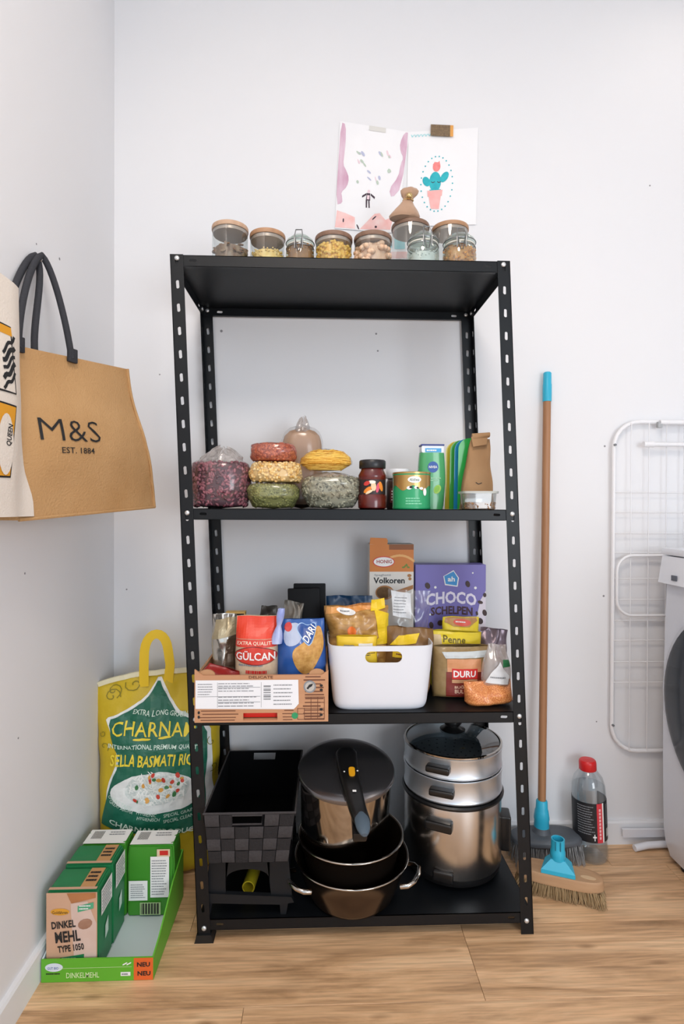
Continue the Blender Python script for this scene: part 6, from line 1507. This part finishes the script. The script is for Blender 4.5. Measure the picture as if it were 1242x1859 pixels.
# bottle of clear liquid
Yb_ = 1.527; k = mpp(Yb_, 1073); X = at(1073, 1540, Yb_).x; r = 28.5 * k
t = thing('spirit_bottle', 'clear plastic bottle with red cap and black label', 'bottle', (X, Yb_, 0), (math.radians(-1.0), math.radians(-2), 0))
hB = at(1073, 1379, Yb_).z
M_pet = film('clear_bottle', '#f8fafb', gloss=.26, rough=.05, haze=.05, haze_col='#dfe6ea'); M_liq = film('clear_liquid', '#f4f7f8', gloss=.06, rough=.02, haze=.05, haze_col='#d3dade')
mk('bottle_body', G().lathe([(r * .70, .002), (r * .92, .001), (r, .010), (r, .038), (r * .96, .046), (r * .99, .054), (r * .99, hB * .60), (r, hB * .66), (r * .97, hB * .74), (r * .84, hB * .82), (r * .55, hB * .885), (r * .42, hB * .91), (r * .42, hB * .94)], 40), M_pet, t, 50)
mk('liquid', G().lathe([(r * .85, .005), (r * .95, .014), (r * .95, .036), (r * .92, .046), (r * .95, .056), (r * .95, hB * .62), (r * .93, hB * .74)], 36), M_liq, t, 50)
mk('cap', G().lathe([(r * .50, hB * .895), (r * .52, hB * .90), (r * .52, hB * .965), (r * .50, hB * .985), (r * .44, hB * .995), (.001, hB)], 24), mat('red_cap', '#d01f22', .35), t, 40)
Sb = cyl_surf(r * .998); l0, l1 = .062, hB * .62
w_ = r * 1.5
decal(t, 'black_label', rect(-r * 2.2, l0, r * 2.2, l1), Sb, mat('black_label', '#1b1a1e', .5), off=.0008)
decal(t, 'red_stripe', rect(-r * .02, l0, r * .34, l1), Sb, mat('label_red', '#d83a45', .5), off=.0014); decal(t, 'white_stripe', rect(r * .34, l0, r * .44, l1), Sb, M_white, off=.0014)
decal(t, 'small_print', [rect(r * .10, l0 + .010 + .0095 * i, r * .22, l0 + .017 + .0095 * i) for i in range(9)], Sb, mat('pale_pink_print', '#f0b6b8', .5), off=.002, step=0)['kind'] = 'stuff'
lines(t, Sb, -r * 1.15, l0 + .02, -r * .15, l1 - .006, 12, M_grey, .35, 3, off=.0014); lines(t, Sb, r * .62, l0 + .045, r * 1.15, l1 - .006, 12, M_grey, .35, 5, off=.0014)
decal(t, 'barcode', [rect(r * .68 + .0026 * i, l0 + .012, r * .68 + .0026 * i + .0014, l0 + .034) for i in range(8)], Sb, M_white, off=.0014, step=0)['kind'] = 'stuff'
decal(t, 'small_cross', [rect(-r * .2, l0 + .006, -r * .15, l0 + .024), rect(-r * .28, l0 + .014, -r * .07, l0 + .018)], Sb, M_white, off=.0014, step=0)

# white plastic strips by the baseboard
p0 = at(1131, 1500, YW - .020)
g = G().prism([(0, 0), (.20, .0), (.20, .022), (-.004, .026)], 0, .006)
M_wp = mat('white_plastic_strip', '#e3e4ea', .45)
o = mk('plastic_strip', g, M_wp, None, 0, loc=(p0.x, YW - .022, .026), rot=(math.radians(8), 0, 0), fix=True); tag(o, 'flat white plastic strip resting against the baseboard', 'plastic strip', 'white strips beside the washing machine')
g = G().tube([(0, 0, 0), (.04, .006, .004), (.09, .008, .005), (.20, .008, .004)], .0095, 8)
p0 = atz(1134, 1520, .010)
o = mk('plastic_strip', g, M_wp, None, 60, loc=(p0.x, YW - .046, .0100)); tag(o, 'rounded white plastic strip lying lower on the floor', 'plastic strip', 'white strips beside the washing machine')

# folded white drying rack against the wall
YD = YW - .014
M_wr = mat('white_coated_wire', '#ecebed', .35)
P0 = at(1108, 1366, YD); P1 = at(1108, 763, YD); k = mpp(YD, 1108); wD = .56; hD = P1.z - P0.z
t = thing('drying_rack', 'folded white wire laundry drying rack leaning on the wall', 'drying rack', (P0.x, YD, P0.z))
def frame_pts(x0, z0, x1, z1, r, y=0): return [(a_, y, b_) for a_, b_ in rrect(x0, z0, x1, z1, r, 6)]
mk('outer_frame', G().tube(frame_pts(.004, .004, wD, hD - .004, .075), .0058, 10, closed=True), M_wr, t, 60)
Zp = lambda y: at(1108, y, YD).z - P0.z
mk('wing_frame', G().tube(frame_pts(.010, Zp(1116), wD - .01, Zp(1008), .045, -.012), .0042, 8, closed=True), M_wr, t, 60)
for y in (894, 930, 968, 1003, 1050, 1088, 1126, 1162, 1201, 1238):
    mk('wire', G().tube([(.006, -.004, Zp(y)), (wD - .006, -.004, Zp(y))], .0016, 6), M_wr, t, 60)
for x in (1140, 1172, 1204, 1236):
    xx = (x - 1108) * k; mk('wire', G().tube([(xx, -.007, .006), (xx, -.007, hD - .008)], .0013, 6), M_wr, t, 60)
mk('top_bar', G().tube([(Zp(0) * 0 + (1190 - 1108) * k, -.010, hD - .006), (wD - .02, -.010, hD - .006)], .0068, 10), M_wr, t, 60)
mk('slide_bar', G().tube([((1160 - 1108) * k, -.012, Zp(807)), ((1178 - 1108) * k, -.012, Zp(807)), ((1179 - 1108) * k, -.012, Zp(807)), (wD - .03, -.012, Zp(807))], [.0085, .0085, .0062, .0062], 10), M_wr, t, 40)
mk('joint_clip', G().box((1186 - 1108) * k, (1194 - 1108) * k, -.014, -.002, hD - .022, hD - .004, .002), mat('grey_clip', '#a9abad', .4), t, 40)
for y in (808, 1315): mk('wall_peg', G().lathe([(.0035, 0), (.0035, .006)], 10, Matrix.Translation((.004, -.004, Zp(y))) @ Matrix.Rotation(PI / 2, 4, 'X')), mat('dark_peg', '#77797c', .4), t, 40)

# washing machine along the right wall, door towards the room
XM = .945; YF1 = 1.505; YF0 = .905; HM = at(1213, 994, 1.50).z
t = thing('washing_machine', 'white front loading washing machine with dark round door', 'washing machine', (XM + .29, (YF0 + YF1) / 2, 0))
M_wm = mat('white_enamel', '#d9dde6', .3, coat=.3); M_wm2 = mat('white_panel', '#e6e9f0', .3, coat=.3)
def face(y, z_):
    """bowed front of the machine"""
    q = (z_ / HM - .45) / .55
    return -.29 + .012 * q * q + .03 * smooth01((.10 - z_ / HM) / .10) * .6
hy = (YF1 - YF0) / 2
g = G(); zz = [.018, .03, .06, .10, .18, .3, .42, .54, .66, HM * .885]
ring = lambda z_: [Vector((face(0, z_) + .010, hy, z_)), Vector((face(0, z_), hy - .012, z_)), Vector((face(0, z_), -hy + .012, z_)), Vector((face(0, z_) + .010, -hy, z_)), Vector((.29, -hy, z_)), Vector((.29, hy, z_))]
vv = [p for z_ in zz for p in ring(z_)]; F = []
for j in range(len(zz) - 1):
    for i in range(6): q = (i + 1) % 6; F.append((j * 6 + i, j * 6 + q, (j + 1) * 6 + q, (j + 1) * 6 + i))
F.append(tuple(range(6))); F.append(tuple((len(zz) - 1) * 6 + i for i in range(6)))
g.add(vv, F); mk('cabinet', g, M_wm, t, 30, fix=True)
z1 = HM * .890; g = G().prism([(-.300, z1), (-.288, HM - .022), (-.26, HM - .020), (.29, HM - .020), (.29, z1)], -hy, hy); mk('control_panel', g, M_wm2, t, 0, fix=True)
# prism gives (x, z) polygons with thickness along y
mk('top_plate', G().box(-.292, .292, -hy - .002, hy + .002, HM - .0195, HM, .006), M_wm2, t, 40)
mk('badge', G().box(-.3015, -.298, hy - .080, hy - .060, z1 + .012, z1 + .026), mat('badge_grey', '#5a5f6a', .4), t, 0)
zd = at(1242, 1282, 1.3).z + .0; zd = .488; rd = .245
MD = Matrix.Translation((-.285, .022, zd)) @ Matrix.Rotation(-PI / 2, 4, 'Y')
mk('door_ring', G().lathe([(rd * 1.05, .0), (rd * 1.05, .012), (rd * 1.0, .018), (rd * .97, .016)], 56, MD, cap0=False, cap1=False), mat('door_ring', '#c9cdd6', .3), t, 40)
mk('door_glass', G().lathe([(rd * 1.0, .006), (rd * .99, .018), (rd * .9, .026), (rd * .5, .036), (.001, .040)], 56, MD), mat('dark_door_glass', '#141f2b', .15, spec=.3), t, 50)
for sx in (-1, 1):
    for sy in (-1, 1): mk('foot', G().lathe([(.018, 0), (.018, .008), (.012, .009), (.012, .021)], 12, Matrix.Translation((sx * .24, sy * (hy - .05), 0))), M_foot, t, 40)
